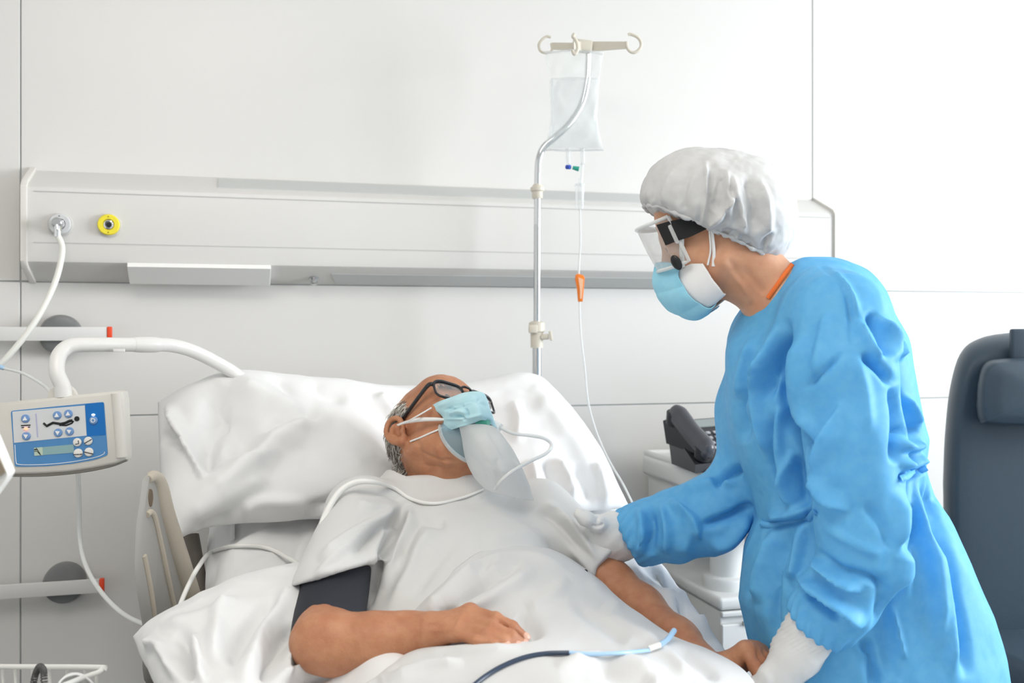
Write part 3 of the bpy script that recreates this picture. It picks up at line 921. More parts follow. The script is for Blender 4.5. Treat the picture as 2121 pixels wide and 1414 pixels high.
ln = thing('infusion_line', I(1203, 430, -.065), 'clear drip chamber and thin line with an orange clamp below the bag', 'infusion line')
MB().tube(smooth_path([I(1206, 338, -.065), I(1204, 360, -.065), I(1202, 385, -.065)], 4), .0050, 12).build('spike', M['clear_hard'], ln)
MB().lathe(I(1201, 433, -.065), Z3, [(0, .0075), (.004, .0098), (.058, .0115), (.060, .0135), (.064, .0135), (.066, .008)], 24).build('drip_chamber', M['clear_hard'], ln)
MB().tube(smooth_path([I(1201, 433, -.065), I(1202, 500, -.065), I(1199, 560, -.065), I(1200, 620, -.065), I(1203, 690, -.065), I(1211, 760, -.07), I(1218, 830, -.07), I(1232, 885, -.08), I(1250, 930, -.10), I(1268, 965, -.14), I(1292, 1005, -.2), I(1318, 1060, -.26), I(1340, 1120, -.32), I(1370, 1190, -.40)], 10), .0026, 10).build('tubing', M['clear_tube'], ln)
M['orange'] = mat('orange_plastic', (.86, .22, .02), .4); M['peach'] = mat('pale_orange_plastic', (.86, .52, .33), .4)
cpl = [(1192, 570), (1197, 568), (1207, 571), (1210, 576), (1208, 600), (1206, 624), (1197, 624), (1195, 600), (1191, 578)]
def IL(p, d): return [(float(I(*q)[0] - I(1200, 600)[0]), float(I(*q)[2] - I(1200, 600)[2])) for q in p]
MB().prism(IL(cpl, 0), I(1200, 600, -.055), V(1, 0, 0), Z3, V(0, -1, 0), .018, bevel=.002).build('clamp_body', M['orange'], ln)
MB().prism(IL([(1198, 575), (1208, 579), (1206, 604), (1205, 618), (1201, 618), (1201, 600)], 0), I(1200, 600, -.0735), V(1, 0, 0), Z3, V(0, -1, 0), .002).build('clamp_roller', M['peach'], ln)

# ================================================================ bedside cabinet with lifting table top, phone on it
M['cab'] = mat('cabinet_laminate', (0.76, 0.77, 0.76), rough=0.35)
M['cab_edge'] = mat('cabinet_grey_edge', (0.36, 0.37, 0.37), rough=0.4)
cab = thing('bedside_cabinet', WL(.62, .30, 0), 'white bedside cabinet with lift column behind the blue gown sleeve, phone on top', 'cabinet')
S0, S1, T0, T1, ZT = .372, .90, .06, .505, .938
def wbox(mb, s0, s1, t0, t1, z0, z1, bevel=.004, mi=0): return mb.box(WL((s0 + s1) / 2, (t0 + t1) / 2, (z0 + z1) / 2), (s1 - s0, t1 - t0, z1 - z0), fr, bevel, 3, mi)
wbox(MB(), S0 + .016, S1, T0 + .01, T1 - .02, .800, ZT - .055).build('upper_body', M['cab'], cab)
mb = wbox(MB(), S0, S1, T0, T1, ZT - .060, ZT - .004, .012)
mb.build('top_tray', M['cab'], cab)
mb = MB()
rim = [WL(S1, T0 + .01, ZT), WL(S0 + .012, T0 + .01, ZT), WL(S0 + .012, T1 - .035, ZT), WL(S0 + .035, T1 - .012, ZT - .006), WL(S1, T1 - .012, ZT - .012)]
mb.tube(rim, .010, 12).build('tray_rim', M['cab'], cab)
wbox(MB(), S0 + .03, S1, T0 + .01, T1 + .01, .782, .800, .003).build('table_edge', M['cab_edge'], cab)
wbox(MB(), S0 + .05, S1, T0, T0 + .02, .62, .80, .002).build('back_panel', M['cab'], cab)
wbox(MB(), S0 + .05, S1 - .02, T0 + .018, T0 + .028, .70, .712, .002).build('back_rib', M['cab_edge'], cab)
cc = WL(.468, .40, .625)
MB().lathe(cc, Z3, [(0, .062), (.004, .064), (.030, .064), (.036, .060), (.040, .045), (.175, .043)], 40).build('lift_column', M['cab'], cab)
wbox(MB(), S0 + .02, S1, T0, T1, .600, .632, .010).build('lower_top', M['cab'], cab)
wbox(MB(), S0 + .028, S1 - .01, T0, T1 - .012, .10, .597, .005).build('lower_body', M['cab'], cab)
for z0, z1 in ((.585, .598), (.30, .567), (.11, .29)):
    d = wbox(MB(), S0 + .026, S1 - .012, T1 - .014, T1 + .004, z0, z1, .003).build('drawer', M['cab'], cab)
    if z1 - z0 > .05:
        wbox(MB(), S0 + .08, S1 - .1, T1 + .003, T1 + .010, z1 - .004, z1 + .006, .001).build('drawer_handle', M['cab_edge'], d)
for ss in (S0 + .07, S1 - .07):
    for tt in (T0 + .06, T1 - .06):
        c = MB().cyl(WL(ss - .012, tt, .045), WL(ss + .012, tt, .045), .045, None, 24).build('caster', M['grey'], cab)
        MB().cyl(WL(ss, tt, .05), WL(ss, tt, .11), .010, None, 12).build('caster_stem', M['steel'], c)

# phone: wedge base facing the room, handset lying in its left cradle
M['phone'] = mat('charcoal_phone_plastic', (0.026, 0.027, 0.032), rough=0.35)
M['phone_hi'] = mat('grey_phone_handset', (0.07, 0.073, 0.085), rough=0.28)
M['phone_key'] = mat('grey_phone_key', (0.42, 0.43, 0.46), rough=0.4)
YP = 2.60
def Q(px, py, d=0.0): return P(px, py, YP + d)
ph = thing('desk_phone', PZ(1455, 952, ZT), 'dark grey desk phone with handset standing on the bedside cabinet', 'phone')
# the sloping top: left edge by the cradle, right edge behind the sleeve
tl, tr, br, bl = Q(1380, 872, .10), Q(1520, 862, .16), Q(1550, 950, -.06), Q(1440, 962, -.12)
def face_pt(u, w, h=0.0):
    a = tl * (1 - u) + tr * u; b = bl * (1 - u) + br * u
    n = unit(np.cross(tr - tl, bl - tl)); n = n if n[2] > 0 else -n
    return a * (1 - w) + b * w + n * h
base_v = [face_pt(u, w) for u, w in ((0, 0), (1, 0), (1, 1), (0, 1))]
bot = [np.array([p[0], p[1], ZT]) for p in (tl * .8 + bl * .2, tr * .8 + br * .2, br, bl)]
MB().add(base_v + bot, [[0, 1, 2, 3], [7, 6, 5, 4], [0, 4, 5, 1], [1, 5, 6, 2], [2, 6, 7, 3], [3, 7, 4, 0]]).build('base', M['phone'], ph, smooth=False)
# cradle side wall, a black wedge on the left
cw = [Q(1373, 871, .04), Q(1386, 866, .02), Q(1470, 950, -.13), Q(1380, 918, .03)]
mb = MB().add([*cw, *[q + V(.02, .05, 0) for q in cw]], [[0, 1, 2, 3], [7, 6, 5, 4], [0, 4, 5, 1], [1, 5, 6, 2], [2, 6, 7, 3], [3, 7, 4, 0]])
mb.build('cradle', M['phone'], ph, smooth=False)
hs = smooth_path([Q(1393, 848, .02), Q(1410, 866, -.01), Q(1435, 898, -.06), Q(1458, 924, -.10), Q(1470, 940, -.13)], 6)
hr_ = np.interp(np.linspace(0, 1, len(hs)), [0, .05, .2, .5, .8, .95, 1], [.012, .022, .029, .027, .029, .022, .010])
MB().tube(hs, hr_, 24, squash=.8).build('handset', M['phone_hi'], ph)
for a, b, r in ((hs[3], V(-.004, .012, -.028), .026), (hs[-6], V(-.004, .012, -.026), .026)):
    MB().tube([a, a + b], [r, r * .85], 20).build('handset_cup', M['phone'], ph)
dp = [face_pt(u, w, .002) for u, w in ((.30, .03), (.95, .03), (.95, .20), (.33, .20))]
MB().add([*dp, *[p - V(0, 0, .003) for p in dp]], [[0, 1, 2, 3], [0, 4, 5, 1], [1, 5, 6, 2], [2, 6, 7, 3], [3, 7, 4, 0]]).build('display', mat('phone_display', (.30, .34, .34), .2), ph, smooth=False)
n_ = unit(np.cross(tr - tl, bl - tl)); n_ = n_ if n_[2] > 0 else -n_
fu, fw = unit(tr - tl), unit(bl - tl)
for r_ in range(4):
    for c_ in range(4):
        m_ = M['orange_key'] if False else M['phone_key']
        MB().box(face_pt(.50 + c_ * .115, .36 + r_ * .115, .002), (.013, .011, .005), rot_frame(fu, unit(np.cross(n_, fu)), n_), .002).build('key', m_, ph)
M['salmon'] = mat('salmon_key', (.80, .28, .18), .4)
for c_ in range(2):
    MB().box(face_pt(.53 + c_ * .13, .86, .002), (.015, .011, .005), rot_frame(fu, unit(np.cross(n_, fu)), n_), .002).build('salmon_key', M['salmon'], ph)
MB().box(face_pt(.72, .985, .0), (.05, .008, .004), rot_frame(fu, unit(np.cross(n_, fu)), n_), .001).build('name_strip', M['white'], ph)

# ================================================================ slate recliner at the right
M['leather'] = mat('slate_blue_upholstery', (0.048, 0.072, 0.098), rough=0.42, spec=0.4, bump=0.15, bscale=500)
YC = 2.72
ch = thing('recliner_chair', WL(1.45, .8, 0), 'slate blue upholstered recliner with a headrest roll, by the wall at the right', 'recliner')
def Cx(px, py, d=0.0): return P(px, py, YC + d)
def cushion(name, outline, d0, th, bulge, m, parent, n=10, fn=None):
    'an upholstered pad: rounded outline, domed front'
    pts = smooth_path(outline + [outline[0]], 8)[:-1]
    c = pts.mean(0); vs = []; N = len(pts); rings = []
    prof_ = [(0.0, 1.0, 1.0), (.25, 1.0, .985)] + [(.25 + .75 * math.sin(a), 1, 1 - .5 * (1 - math.cos(a)) * .0 - (1 - math.cos(a)) * .16) for a in np.linspace(.2, math.pi / 2, 8)]
    for z_, _, s_ in prof_:
        rings.append([(c + (p - c) * s_, z_) for p in pts])
    for k in range(1, 7):
        s_ = .84 * (1 - k / 7.0)
        rings.append([(c + (p - c) * s_, 1 + bulge * (1 - s_ ** 2)) for p in pts])
    for rg in rings:
        for p, z_ in rg:
            q = Cx(p[0], p[1], d0)
            vs.append(q + unit(V(q[0], q[1], 0)) * -1 * th * z_)
    fs = []
    for i in range(len(rings) - 1):
        for k in range(N):
            k2 = (k + 1) % N
            fs.append([i * N + k, i * N + k2, (i + 1) * N + k2, (i + 1) * N + k])
    fs.append(list(range(N))); fs.append([(len(rings) - 1) * N + k for k in range(N)])
    bm = bmesh.new(); bv = [bm.verts.new(tuple(v)) for v in vs]
    for f in fs:
        try: bm.faces.new([bv[i] for i in f])
        except ValueError: pass
    bmesh.ops.recalc_face_normals(bm, faces=bm.faces[:])
    return MB().bm(bm).build(name, m, parent, sharp=70)
cushion('backrest', [(1953, 1000), (1957, 900), (1968, 800), (1990, 730), (2030, 700), (2100, 688), (2220, 684), (2340, 690), (2400, 740), (2420, 860), (2428, 1000), (2430, 1200), (2425, 1330), (2200, 1338), (1980, 1335), (1958, 1200)], .0, .16, .04, M['leather'], ch)
cushion('headrest', [(2022, 840), (2026, 790), (2040, 752), (2080, 742), (2200, 740), (2330, 744), (2350, 790), (2352, 850), (2330, 872), (2200, 880), (2050, 876), (2028, 868)], -.158, .085, .25, M['leather'], ch)
MB().box(Cx(2125, 717, -.165), (.080, .02, .09), rot_frame(V(1, 0, 0), V(0, 1, 0), Z3), .006, 3).build('headrest_strap', M['leather'], ch)
sq_c = PZ(2210, 1320, .50)
mb = MB().box(sq_c + V(.0, -.16, -.05), (.56, .60, .14), fr, .045, 5).build('seat', M['leather'], ch)
for sg in (-1, 1):
    MB().box(sq_c + WU * sg * .33 + WN * .16 + V(0, 0, -.19), (.08, .56, .30), fr, .03, 4).build('armrest', M['leather'], ch)
MB().box(sq_c + WN * .12 + V(0, 0, -.20), (.50, .52, .22), fr, .02, 3).build('base_frame', M['grey'], ch)
for a_, b_ in ((-.2, -.1), (.2, -.1), (-.2, .34), (.2, .34)):
    q = sq_c + WU * a_ + WN * b_; q[2] = .20
    MB().cyl(q, V(q[0], q[1], 0.0), .022, .018, 16).build('leg', M['grey'], ch)
# ================================================================ bed, mattress, pillows
M['sheet'] = mat('white_bed_sheet', (0.76, 0.765, 0.77), rough=0.9, bump=0.10, bscale=900, sheen=.1)
M['beige'] = mat('beige_bed_plastic', (0.50, 0.45, 0.375), rough=0.42)
M['greige'] = mat('grey_bed_plastic', (0.36, 0.35, 0.33), rough=0.42)
def zm(t): return np.interp(t, [0.0, .15, .68, 1.15, 1.25, 2.3], [1.03, 1.045, .872, .712, .70, .70])
HW = .465

bed = thing('hospital_bed', B(0, 1.1, 0), 'hospital bed with beige side rail, under the white mattress', 'bed')
for t0, t1 in ((.16, 1.14), (1.17, 2.12)):
    mb = MB(); n = 2
    a, b = B(0, t0, zm(t0) - .175), B(0, t1, zm(t1) - .175)
    d = unit(b - a); up = unit(np.cross(WU, d)); up = up if up[2] > 0 else -up
    MB().box((a + b) / 2, (2 * HW - .04, np.linalg.norm(b - a), .05), rot_frame(WU, d, up), .008).build('mattress_platform', M['greige'], bed)
mb = MB()
mb.box(B(0, 1.12, .40), (.62, 1.7, .07), fr, .01)
mb.build('chassis', M['greige'], bed)
MB().box(B(0, 1.12, .55), (.40, .5, .24), fr, .02).build('lift_housing', M['greige'], bed)
for ss in (-.34, .34):
    for tt in (.32, 1.95):
        c = MB().cyl(B(ss - .02, tt, .075), B(ss + .02, tt, .075), .075, None, 28).build('caster', M['grey'], bed)
        MB().cyl(B(ss, tt, .08), B(ss, tt, .38), .022, None, 14).build('caster_post', M['steel'], bed)
MB().box(B(0, .085, .66), (.90, .035, .62), fr, .015, 3).build('headboard', M['beige'], bed)
# the raised side rail on the left, seen almost end on
RD = 1.84
def rl(px, py, d): return P(px, py, d)
def rail_pt(px, py):
    'the panel leans: its lower far edge lies nearer the bed'
    return P(px, py, 1.70 + (px - 292) / 120 * .22)
ro = smooth_path([(308, 990), (318, 979), (331, 984), (340, 1010), (352, 1055), (366, 1110), (384, 1165), (400, 1225), (420, 1300), (445, 1400), (320, 1420), (308, 1300), (293, 1200), (292, 1130), (297, 1060)], 5)
ro = ro[:-1]
thk = V(.008, .006, 0)
c0 = [rail_pt(*p) - thk for p in ro]
pn = unit(np.cross(c0[20] - c0[2], c0[50] - c0[2])); pn = pn if pn[0] > 0 else -pn
mb = MB()
N = len(c0); vs = list(c0) + [p + thk for p in c0]
cen_ = np.mean(c0, 0)
inner = [p + (cen_ - p) * .05 for p in c0]
bm = bmesh.new()
bv = [bm.verts.new(tuple(v)) for v in vs]
bm.faces.new(bv[:N]); bm.faces.new(bv[N:][::-1])
for k in range(N): bm.faces.new([bv[k], bv[N + k], bv[N + (k + 1) % N], bv[(k + 1) % N]])
bmesh.ops.recalc_face_normals(bm, faces=bm.faces[:])
rail = MB().bm(bm).build('side_rail', M['greige'], bed, sharp=50)
# rounded beige rim on the head-end side, raised ribs and the hand hole
rim_ = smooth_path([rail_pt(x, y) - thk * .4 for x, y in ((312, 992), (322, 986), (333, 1000), (345, 1055), (360, 1110), (378, 1170), (396, 1230), (416, 1300), (440, 1400))], 6)
MB().tube(rim_, np.interp(np.linspace(0, 1, len(rim_)), [0, .1, .3, .6, 1], [.007, .010, .016, .020, .022]), 14).build('rail_rim', M['beige'], rail)
MB().tube(smooth_path([rail_pt(x, y) + V(.001, .000, 0) for x, y in ((303, 1066), (310, 1060), (318, 1070), (328, 1110), (345, 1190), (360, 1260), (372, 1320))], 6), .0055, 10).build('rail_rib', M['beige'], rail)
MB().tube(smooth_path([rail_pt(x, y) + V(.001, .000, 0) for x, y in ((297, 1150), (302, 1175), (312, 1230), (322, 1300))], 6), .0050, 10).build('rail_rib', M['beige'], rail)
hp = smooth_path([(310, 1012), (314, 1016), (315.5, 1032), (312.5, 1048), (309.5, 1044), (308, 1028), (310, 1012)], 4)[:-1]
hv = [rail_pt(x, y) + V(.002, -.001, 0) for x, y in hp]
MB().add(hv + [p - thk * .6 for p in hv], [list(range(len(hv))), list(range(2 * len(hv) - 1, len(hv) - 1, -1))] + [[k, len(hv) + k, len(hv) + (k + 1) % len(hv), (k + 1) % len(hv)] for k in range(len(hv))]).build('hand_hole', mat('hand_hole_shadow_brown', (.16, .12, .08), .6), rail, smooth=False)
MB().tube([P(392, 1110, 2.02), P(412, 1230, 1.98), P(440, 1380, 1.94)], .020, 12).build('rail_pivot_arm', mat('dark_taupe_metal', (.16, .14, .12), .5), bed)

# mattress in its fitted sheet: a rounded slab following the raised back
def mattress():
    ts = np.concatenate([np.linspace(.15, 1.4, 110), np.linspace(1.42, 2.12, 30)])
    sec = []
    w, h, r = HW, .155, .055
    for k in range(60): sec.append((-w + r + (2 * w - 2 * r) * k / 59, 0.0))
    for a in np.linspace(90, -90, 14): sec.append((w - r + r * math.cos(math.radians(a)), -r + r * math.sin(math.radians(a)) if a > 0 else -h + r + r * math.sin(math.radians(a))))
    for k in range(20): sec.append((w - r - (2 * w - 2 * r) * k / 19, -h))
    for a in np.linspace(270, 90, 14): sec.append((-w + r + r * math.cos(math.radians(a)), -h + r + r * math.sin(math.radians(a)) if a > 180 else -r + r * math.sin(math.radians(a))))
    sec = np.array(sec); n = len(sec); vs = []
    for t in ts:
        e = min(1, min(t - .15, 2.12 - t) / .04); e = math.sqrt(max(0, 1 - (1 - e) ** 2)) * .5 + .5
        for s, z in sec: vs.append(B(s, t, float(zm(t)) + (z + h / 2) * e - h / 2))
    vs = np.array(vs); m = len(ts)
    i = np.arange(m * n).reshape(m, n)
    q = np.stack([i[:-1], np.roll(i, -1, 1)[:-1], np.roll(i, -1, 1)[1:], i[1:]], -1).reshape(-1, 4)
    return vs, q, i
v, q, idx = mattress()
nn_ = normals(v, q)
if (nn_[idx[20, 30]])[2] < 0: q = q[:, ::-1]
v = v + normals(v, q) * (fbm(v * np.array([9, 5, 9]), 3) * .004)[:, None]
v = folds(v, q, [
    ([(690, 1075), (600, 1100), (520, 1130), (450, 1180)], .010, 16), ([(640, 1085), (600, 1130), (590, 1180)], -.008, 14), ([(560, 1078), (540, 1120), (470, 1160)], .008, 14),
    ([(640, 1110), (620, 1150), (612, 1195)], .009, 10), ([(470, 1090), (440, 1150), (430, 1220)], -.008, 16), ([(580, 1150), (540, 1165), (480, 1200)], .006, 10),
    ([(1300, 1165), (1330, 1200), (1380, 1240), (1400, 1290)], .010, 14), ([(1320, 1170), (1400, 1230), (1440, 1290)], -.008, 12), ([(1370, 1240), (1420, 1230), (1470, 1270)], .012, 10), ([(1395, 1260), (1440, 1262), (1500, 1300)], -.010, 10),
    ([(1400, 1300), (1450, 1285), (1520, 1325)], .012, 11), ([(1430, 1325), (1480, 1320), (1540, 1345)], -.010, 9), ([(1300, 1120), (1360, 1170), (1420, 1220)], .006, 9)])
fq = [tuple(f) for f in q] + [tuple(idx[0]), tuple(idx[-1][::-1])]
tag(mesh_obj('mattress', v, fq, M['sheet']), 'raised mattress in a white fitted sheet, on the bed under the patient', 'mattress')

def coons(top, bot, left, right, nu, nv):
    'left/right run top to bottom; returns nv rows of nu points'
    f = lambda c, n: cr_interp(np.array([P(*p) for p in c]), n)
    T, Bm, L, R = f(top, nu), f(bot, nu), f(left, nv), f(right, nv)
    u = np.linspace(0, 1, nu)[None, :, None]; w = np.linspace(0, 1, nv)[:, None, None]
    return (1 - w) * T[None] + w * Bm[None] + (1 - u) * L[:, None] + u * R[:, None] \
        - ((1 - u) * (1 - w) * T[0] + u * (1 - w) * T[-1] + (1 - u) * w * Bm[0] + u * w * Bm[-1])

def pillow(name, top, bot, left, right, thf, thb, strokes, label, nu=150, nv=90, dent=None, wr=.004, wsc=9, seam=True, post=None):
    G = coons(top, bot, left, right, nu, nv)
    u = np.linspace(-1, 1, nu)[None]; w = np.linspace(-1, 1, nv)[:, None]
    f = np.sqrt(np.clip(1 - np.abs(u) ** 3.2, 0, 1)) * np.sqrt(np.clip(1 - np.abs(w) ** 2.6, 0, 1))
    V_ = G.reshape(-1, 3)
    i = np.arange(nu * nv).reshape(nv, nu)
    q = np.stack([i[:-1, :-1], i[1:, :-1], i[1:, 1:], i[:-1, 1:]], -1).reshape(-1, 4)
    n = normals(V_, q)
    if ((V(0, 0, CAMZ) - V_) * n).sum() < 0: q = q[:, ::-1]; n = -n
    nm = unit(n.mean(0)); n = unit_rows(n * .3 + nm * .7)
    ff = f.reshape(-1).copy()
    front = V_ + n * (thf * ff)[:, None]
    if dent is not None:
        c, r, d = dent
        x, y = project(front)
        front -= n * (d * np.exp(-((x - c[0]) / r[0]) ** 2 - ((y - c[1]) / r[1]) ** 2) * np.minimum(1, ff * 2))[:, None]
    back = V_ - n * (thb * ff)[:, None]
    rim = np.concatenate([i[0, :], i[1:, -1], i[-1, -2::-1], i[-2:0:-1, 0]])
    N = len(V_)
    isr = np.zeros(N, bool); isr[rim] = True
    mp = np.arange(N) + N; mp[isr] = np.arange(N)[isr]        # back shares the rim
    qb = mp[q][:, ::-1]
    v = np.vstack([front, back]); qq = np.vstack([q, qb])
    amp = np.concatenate([ff, ff]) * .7 + .3
    nn = normals(v, qq)
    v = v + nn * ((fbm(v * wsc, 3) * wr + ridged(v * wsc * 1.5 + 5) * wr * .35) * amp)[:, None]
    v = folds(v, qq, strokes, gain=2.0)
    if post is not None: v = post(v, qq)
    used = np.unique(qq); re = np.zeros(len(v), int) - 1; re[used] = np.arange(len(used))
    o = mesh_obj(name, v[used], re[qq], M['sheet'])
    return tag(o, label, 'pillow')

pillow('pillow',
       [(327, 833, 2.15), (400, 803, 2.19), (490, 779, 2.25), (700, 799, 2.36), (830, 806, 2.42), (960, 800, 2.48), (1060, 781, 2.52), (1118, 778, 2.55)],
       [(350, 1125, 1.86), (440, 1086, 1.92), (560, 1076, 1.97), (690, 1070, 2.03), (830, 1080, 2.08), (1000, 1075, 2.14), (1150, 1062, 2.18), (1305, 1052, 2.22)],
       [(327, 833, 2.15), (329, 930, 2.07), (336, 1035, 1.95), (350, 1125, 1.86)],
       [(1118, 778, 2.55), (1190, 860, 2.46), (1250, 945, 2.36), (1305, 1052, 2.22)],
       .085, .05,
       [([(343, 838), (372, 900), (402, 960), (420, 1000)], .016, 9, 's'), ([(330, 905), (360, 910), (385, 925)], -.008, 12),
        ([(470, 800), (440, 860), (425, 930), (430, 985)], -.020, 26), ([(480, 790), (560, 830), (640, 870)], .012, 22), ([(455, 830), (500, 900), (520, 960)], -.016, 34),
        ([(365, 1065), (470, 1000), (540, 940), (600, 900), (690, 865)], .022, 26), ([(545, 905), (600, 875), (660, 862)], -.012, 18),
        ([(355, 1085), (440, 1050), (500, 1020), (560, 985)], .010, 18), ([(400, 1100), (430, 1080), (480, 1062)], -.006, 8), ([(500, 1062), (540, 1040), (640, 1040)], .008, 12), ([(630, 1060), (700, 1035), (740, 1000)], -.012, 14),
        ([(780, 815), (800, 840), (825, 880)], .008, 12), ([(640, 790), (670, 815), (720, 830)], -.006, 12), ([(560, 780), (590, 800), (600, 830)], -.005, 9),
        ([(1100, 950), (1108, 990), (1112, 1030)], .010, 9), ([(1125, 945), (1140, 985), (1150, 1035)], -.009, 9), ([(1150, 950), (1175, 990), (1190, 1040)], .010, 9), ([(1185, 960), (1210, 1000), (1225, 1045)], -.008, 9),
        ([(1225, 960), (1246, 1000), (1256, 1050)], .010, 8), ([(1060, 830), (1075, 870), (1070, 920)], .006, 10), ([(1100, 800), (1150, 860), (1200, 930), (1240, 1000)], .007, 20)],
       'long white pillow under the patient\'s head at the top of the bed', dent=((880, 905), (120, 95), .055))
pillow('pillow',
       [(275, 1318, 1.66), (330, 1288, 1.68), (400, 1253, 1.71), (500, 1212, 1.75), (600, 1182, 1.79), (680, 1180, 1.80)],
       [(420, 1640, 1.26), (500, 1610, 1.28), (600, 1570, 1.31), (700, 1520, 1.35), (800, 1470, 1.38), (900, 1420, 1.42)],
       [(275, 1318, 1.66), (297, 1370, 1.60), (335, 1450, 1.48), (420, 1640, 1.26)],
       [(680, 1180, 1.80), (730, 1240, 1.70), (800, 1320, 1.56), (900, 1420, 1.42)],
       .055, .055,
       [([(300, 1330), (340, 1345), (372, 1414)], .010, 12), ([(375, 1300), (385, 1350), (400, 1410)], -.012, 14), ([(400, 1310), (410, 1370), (420, 1420)], .010, 10),
        ([(620, 1210), (560, 1280), (520, 1360), (500, 1420)], .012, 18), ([(590, 1230), (520, 1300), (470, 1380)], -.012, 18),
        ([(480, 1240), (450, 1300), (440, 1380)], .008, 16), ([(610, 1290), (570, 1350), (545, 1414)], -.012, 12), ([(620, 1330), (590, 1380), (565, 1420)], .012, 9),
        ([(640, 1385), (600, 1400), (570, 1425)], .012, 8), ([(690, 1395), (640, 1408), (600, 1430)], -.010, 8), ([(330, 1300), (420, 1280), (520, 1240)], .006, 16)],
       'white pillow under the patient\'s right arm, one corner hanging over the rail', nu=110, nv=110, dent=((645, 1360), (105, 80), .08), wr=.006, wsc=10)
# ================================================================ people: shared anatomy
M['skin_old'] = mat('weathered_skin', (0.51, 0.245, 0.135), rough=0.48, spec=0.4, col2=(0.42, 0.175, 0.092), nscale=38, bump=.35, bscale=260, sss=0.10)
M['skin_nurse'] = mat('light_skin', (0.66, 0.355, 0.215), rough=0.45, spec=0.4, col2=(0.58, 0.28, 0.165), nscale=26, bump=.12, bscale=300, sss=0.12)
M['eye'] = mat('eye_white', (.82, .80, .76), rough=.1)
M['iris'] = mat('dark_iris', (.04, .03, .02), rough=.1)

class Head:
    'a head standing at c, facing f, with the crown towards up'
    def __init__(s, c, f, up, scale=1.0):
        s.c = np.asarray(c, float); s.y = unit(f); s.x = unit(np.cross(s.y, unit(up))); s.z = np.cross(s.x, s.y); s.k = scale
        s.fr = np.array([s.x, s.y, s.z])
    def __call__(s, x, y, z): return s.c + s.k * (x * s.x + y * s.y + z * s.z)
    def local(s, p): return ((np.asarray(p) - s.c) @ s.fr.T) / s.k
    def r(s, *a): return tuple(s.k * q for q in a)
    def add(h, b, ears=(1, -1)):
        k = h.k
        b.ell(h(0, -.014, .032), h.r(.076, .096, .087), h.fr, .02)
        b.ell(h(0, .030, -.030), h.r(.062, .066, .085), h.fr, .03 * k)
        b.ell(h(0, .058, .046), h.r(.058, .036, .044), h.fr, .03 * k)
        for s in (-1, 1):
            b.cap(h(s * .052, .012, -.062), h(s * .016, .074, -.106), .021 * k, .017 * k, .03 * k)
            b.cap(h(s * .040, .080, .020), h(s * .012, .090, .018), .010 * k, .010 * k, .015 * k)
            b.ell(h(s * .042, .064, -.026), h.r(.026, .026, .022), h.fr, .02 * k)
            b.cut_ell(h(s * .032, .104, .000), h.r(.019, .016, .012), h.fr, .014 * k)
            b.ell(h(s * .032, .077, .000), h.r(.0150, .0165, .0145), h.fr, .003 * k)
            b.cap(h(s * .045, .089, .0065), h(s * .020, .0925, .0065), .0040 * k, .0040 * k, .006 * k)
            b.cap(h(s * .045, .087, -.009), h(s * .020, .0915, -.009), .0040 * k, .0036 * k, .006 * k)
            b.ell(h(s * .012, .100, -.040), h.r(.009, .011, .008), h.fr, .008 * k)
            b.cap(h(s * .024, .082, -.072), h(0, .093, -.068), .0055 * k, .0065 * k, .008 * k)
            b.cap(h(s * .022, .081, -.076), h(0, .091, -.080), .0055 * k, .0070 * k, .006 * k)
        b.cap(h(0, .090, .012), h(0, .113, -.034), .0085 * k, .0120 * k, .014 * k)
        b.ell(h(0, .078, -.108), h.r(.022, .020, .017), h.fr, .02 * k)
        for s in ears:
            e = unit(h.fr.T @ V(s * .95, -.30, 0)); fw = unit(np.cross(h.z, e)) * (1 if True else -1)
            o = lambda a, c_, d=0.0: h(s * .074, -.010, -.012) + k * (a * h.y + c_ * h.z) + k * d * h.x * s
            b.ell(o(-.004, .0, .008), h.r(.006, .017, .028), np.array([unit(h.x * s - h.y * .0 + h.y * .35), unit(h.y - h.x * s * .35), h.z]), .008 * k)
            rim = [o(.010, .004, .006), o(.013, .018, .010), o(.004, .029, .016), o(-.010, .027, .021), o(-.019, .013, .023), o(-.019, -.004, .021), o(-.013, -.018, .017), o(-.004, -.028, .013), o(.006, -.030, .008), o(.009, -.020, .006)]
            rim = smooth_path(rim, 3)
            for i in range(len(rim) - 1): b.cap(rim[i], rim[i + 1], .0042 * k, .0042 * k, .004 * k)
            b.cap(o(-.002, -.026, .010), o(.003, -.029, .010), .0075 * k, .0065 * k, .005 * k)
            ah = smooth_path([o(-.002, .018, .014), o(-.009, .008, .018), o(-.010, -.006, .017), o(-.003, -.016, .014)], 3)
            b.cut_ell(o(.002, -.003, .016), h.r(.0125, .0100, .0150), np.array([h.x, h.y, h.z]), .004 * k)
            for i in range(len(ah) - 1): b.cap(ah[i], ah[i + 1], .0030 * k, .0030 * k, .004 * k)
            b.cap(o(.011, -.006, .008), o(.010, -.011, .009), .0045 * k, .0045 * k, .004 * k)
        return b

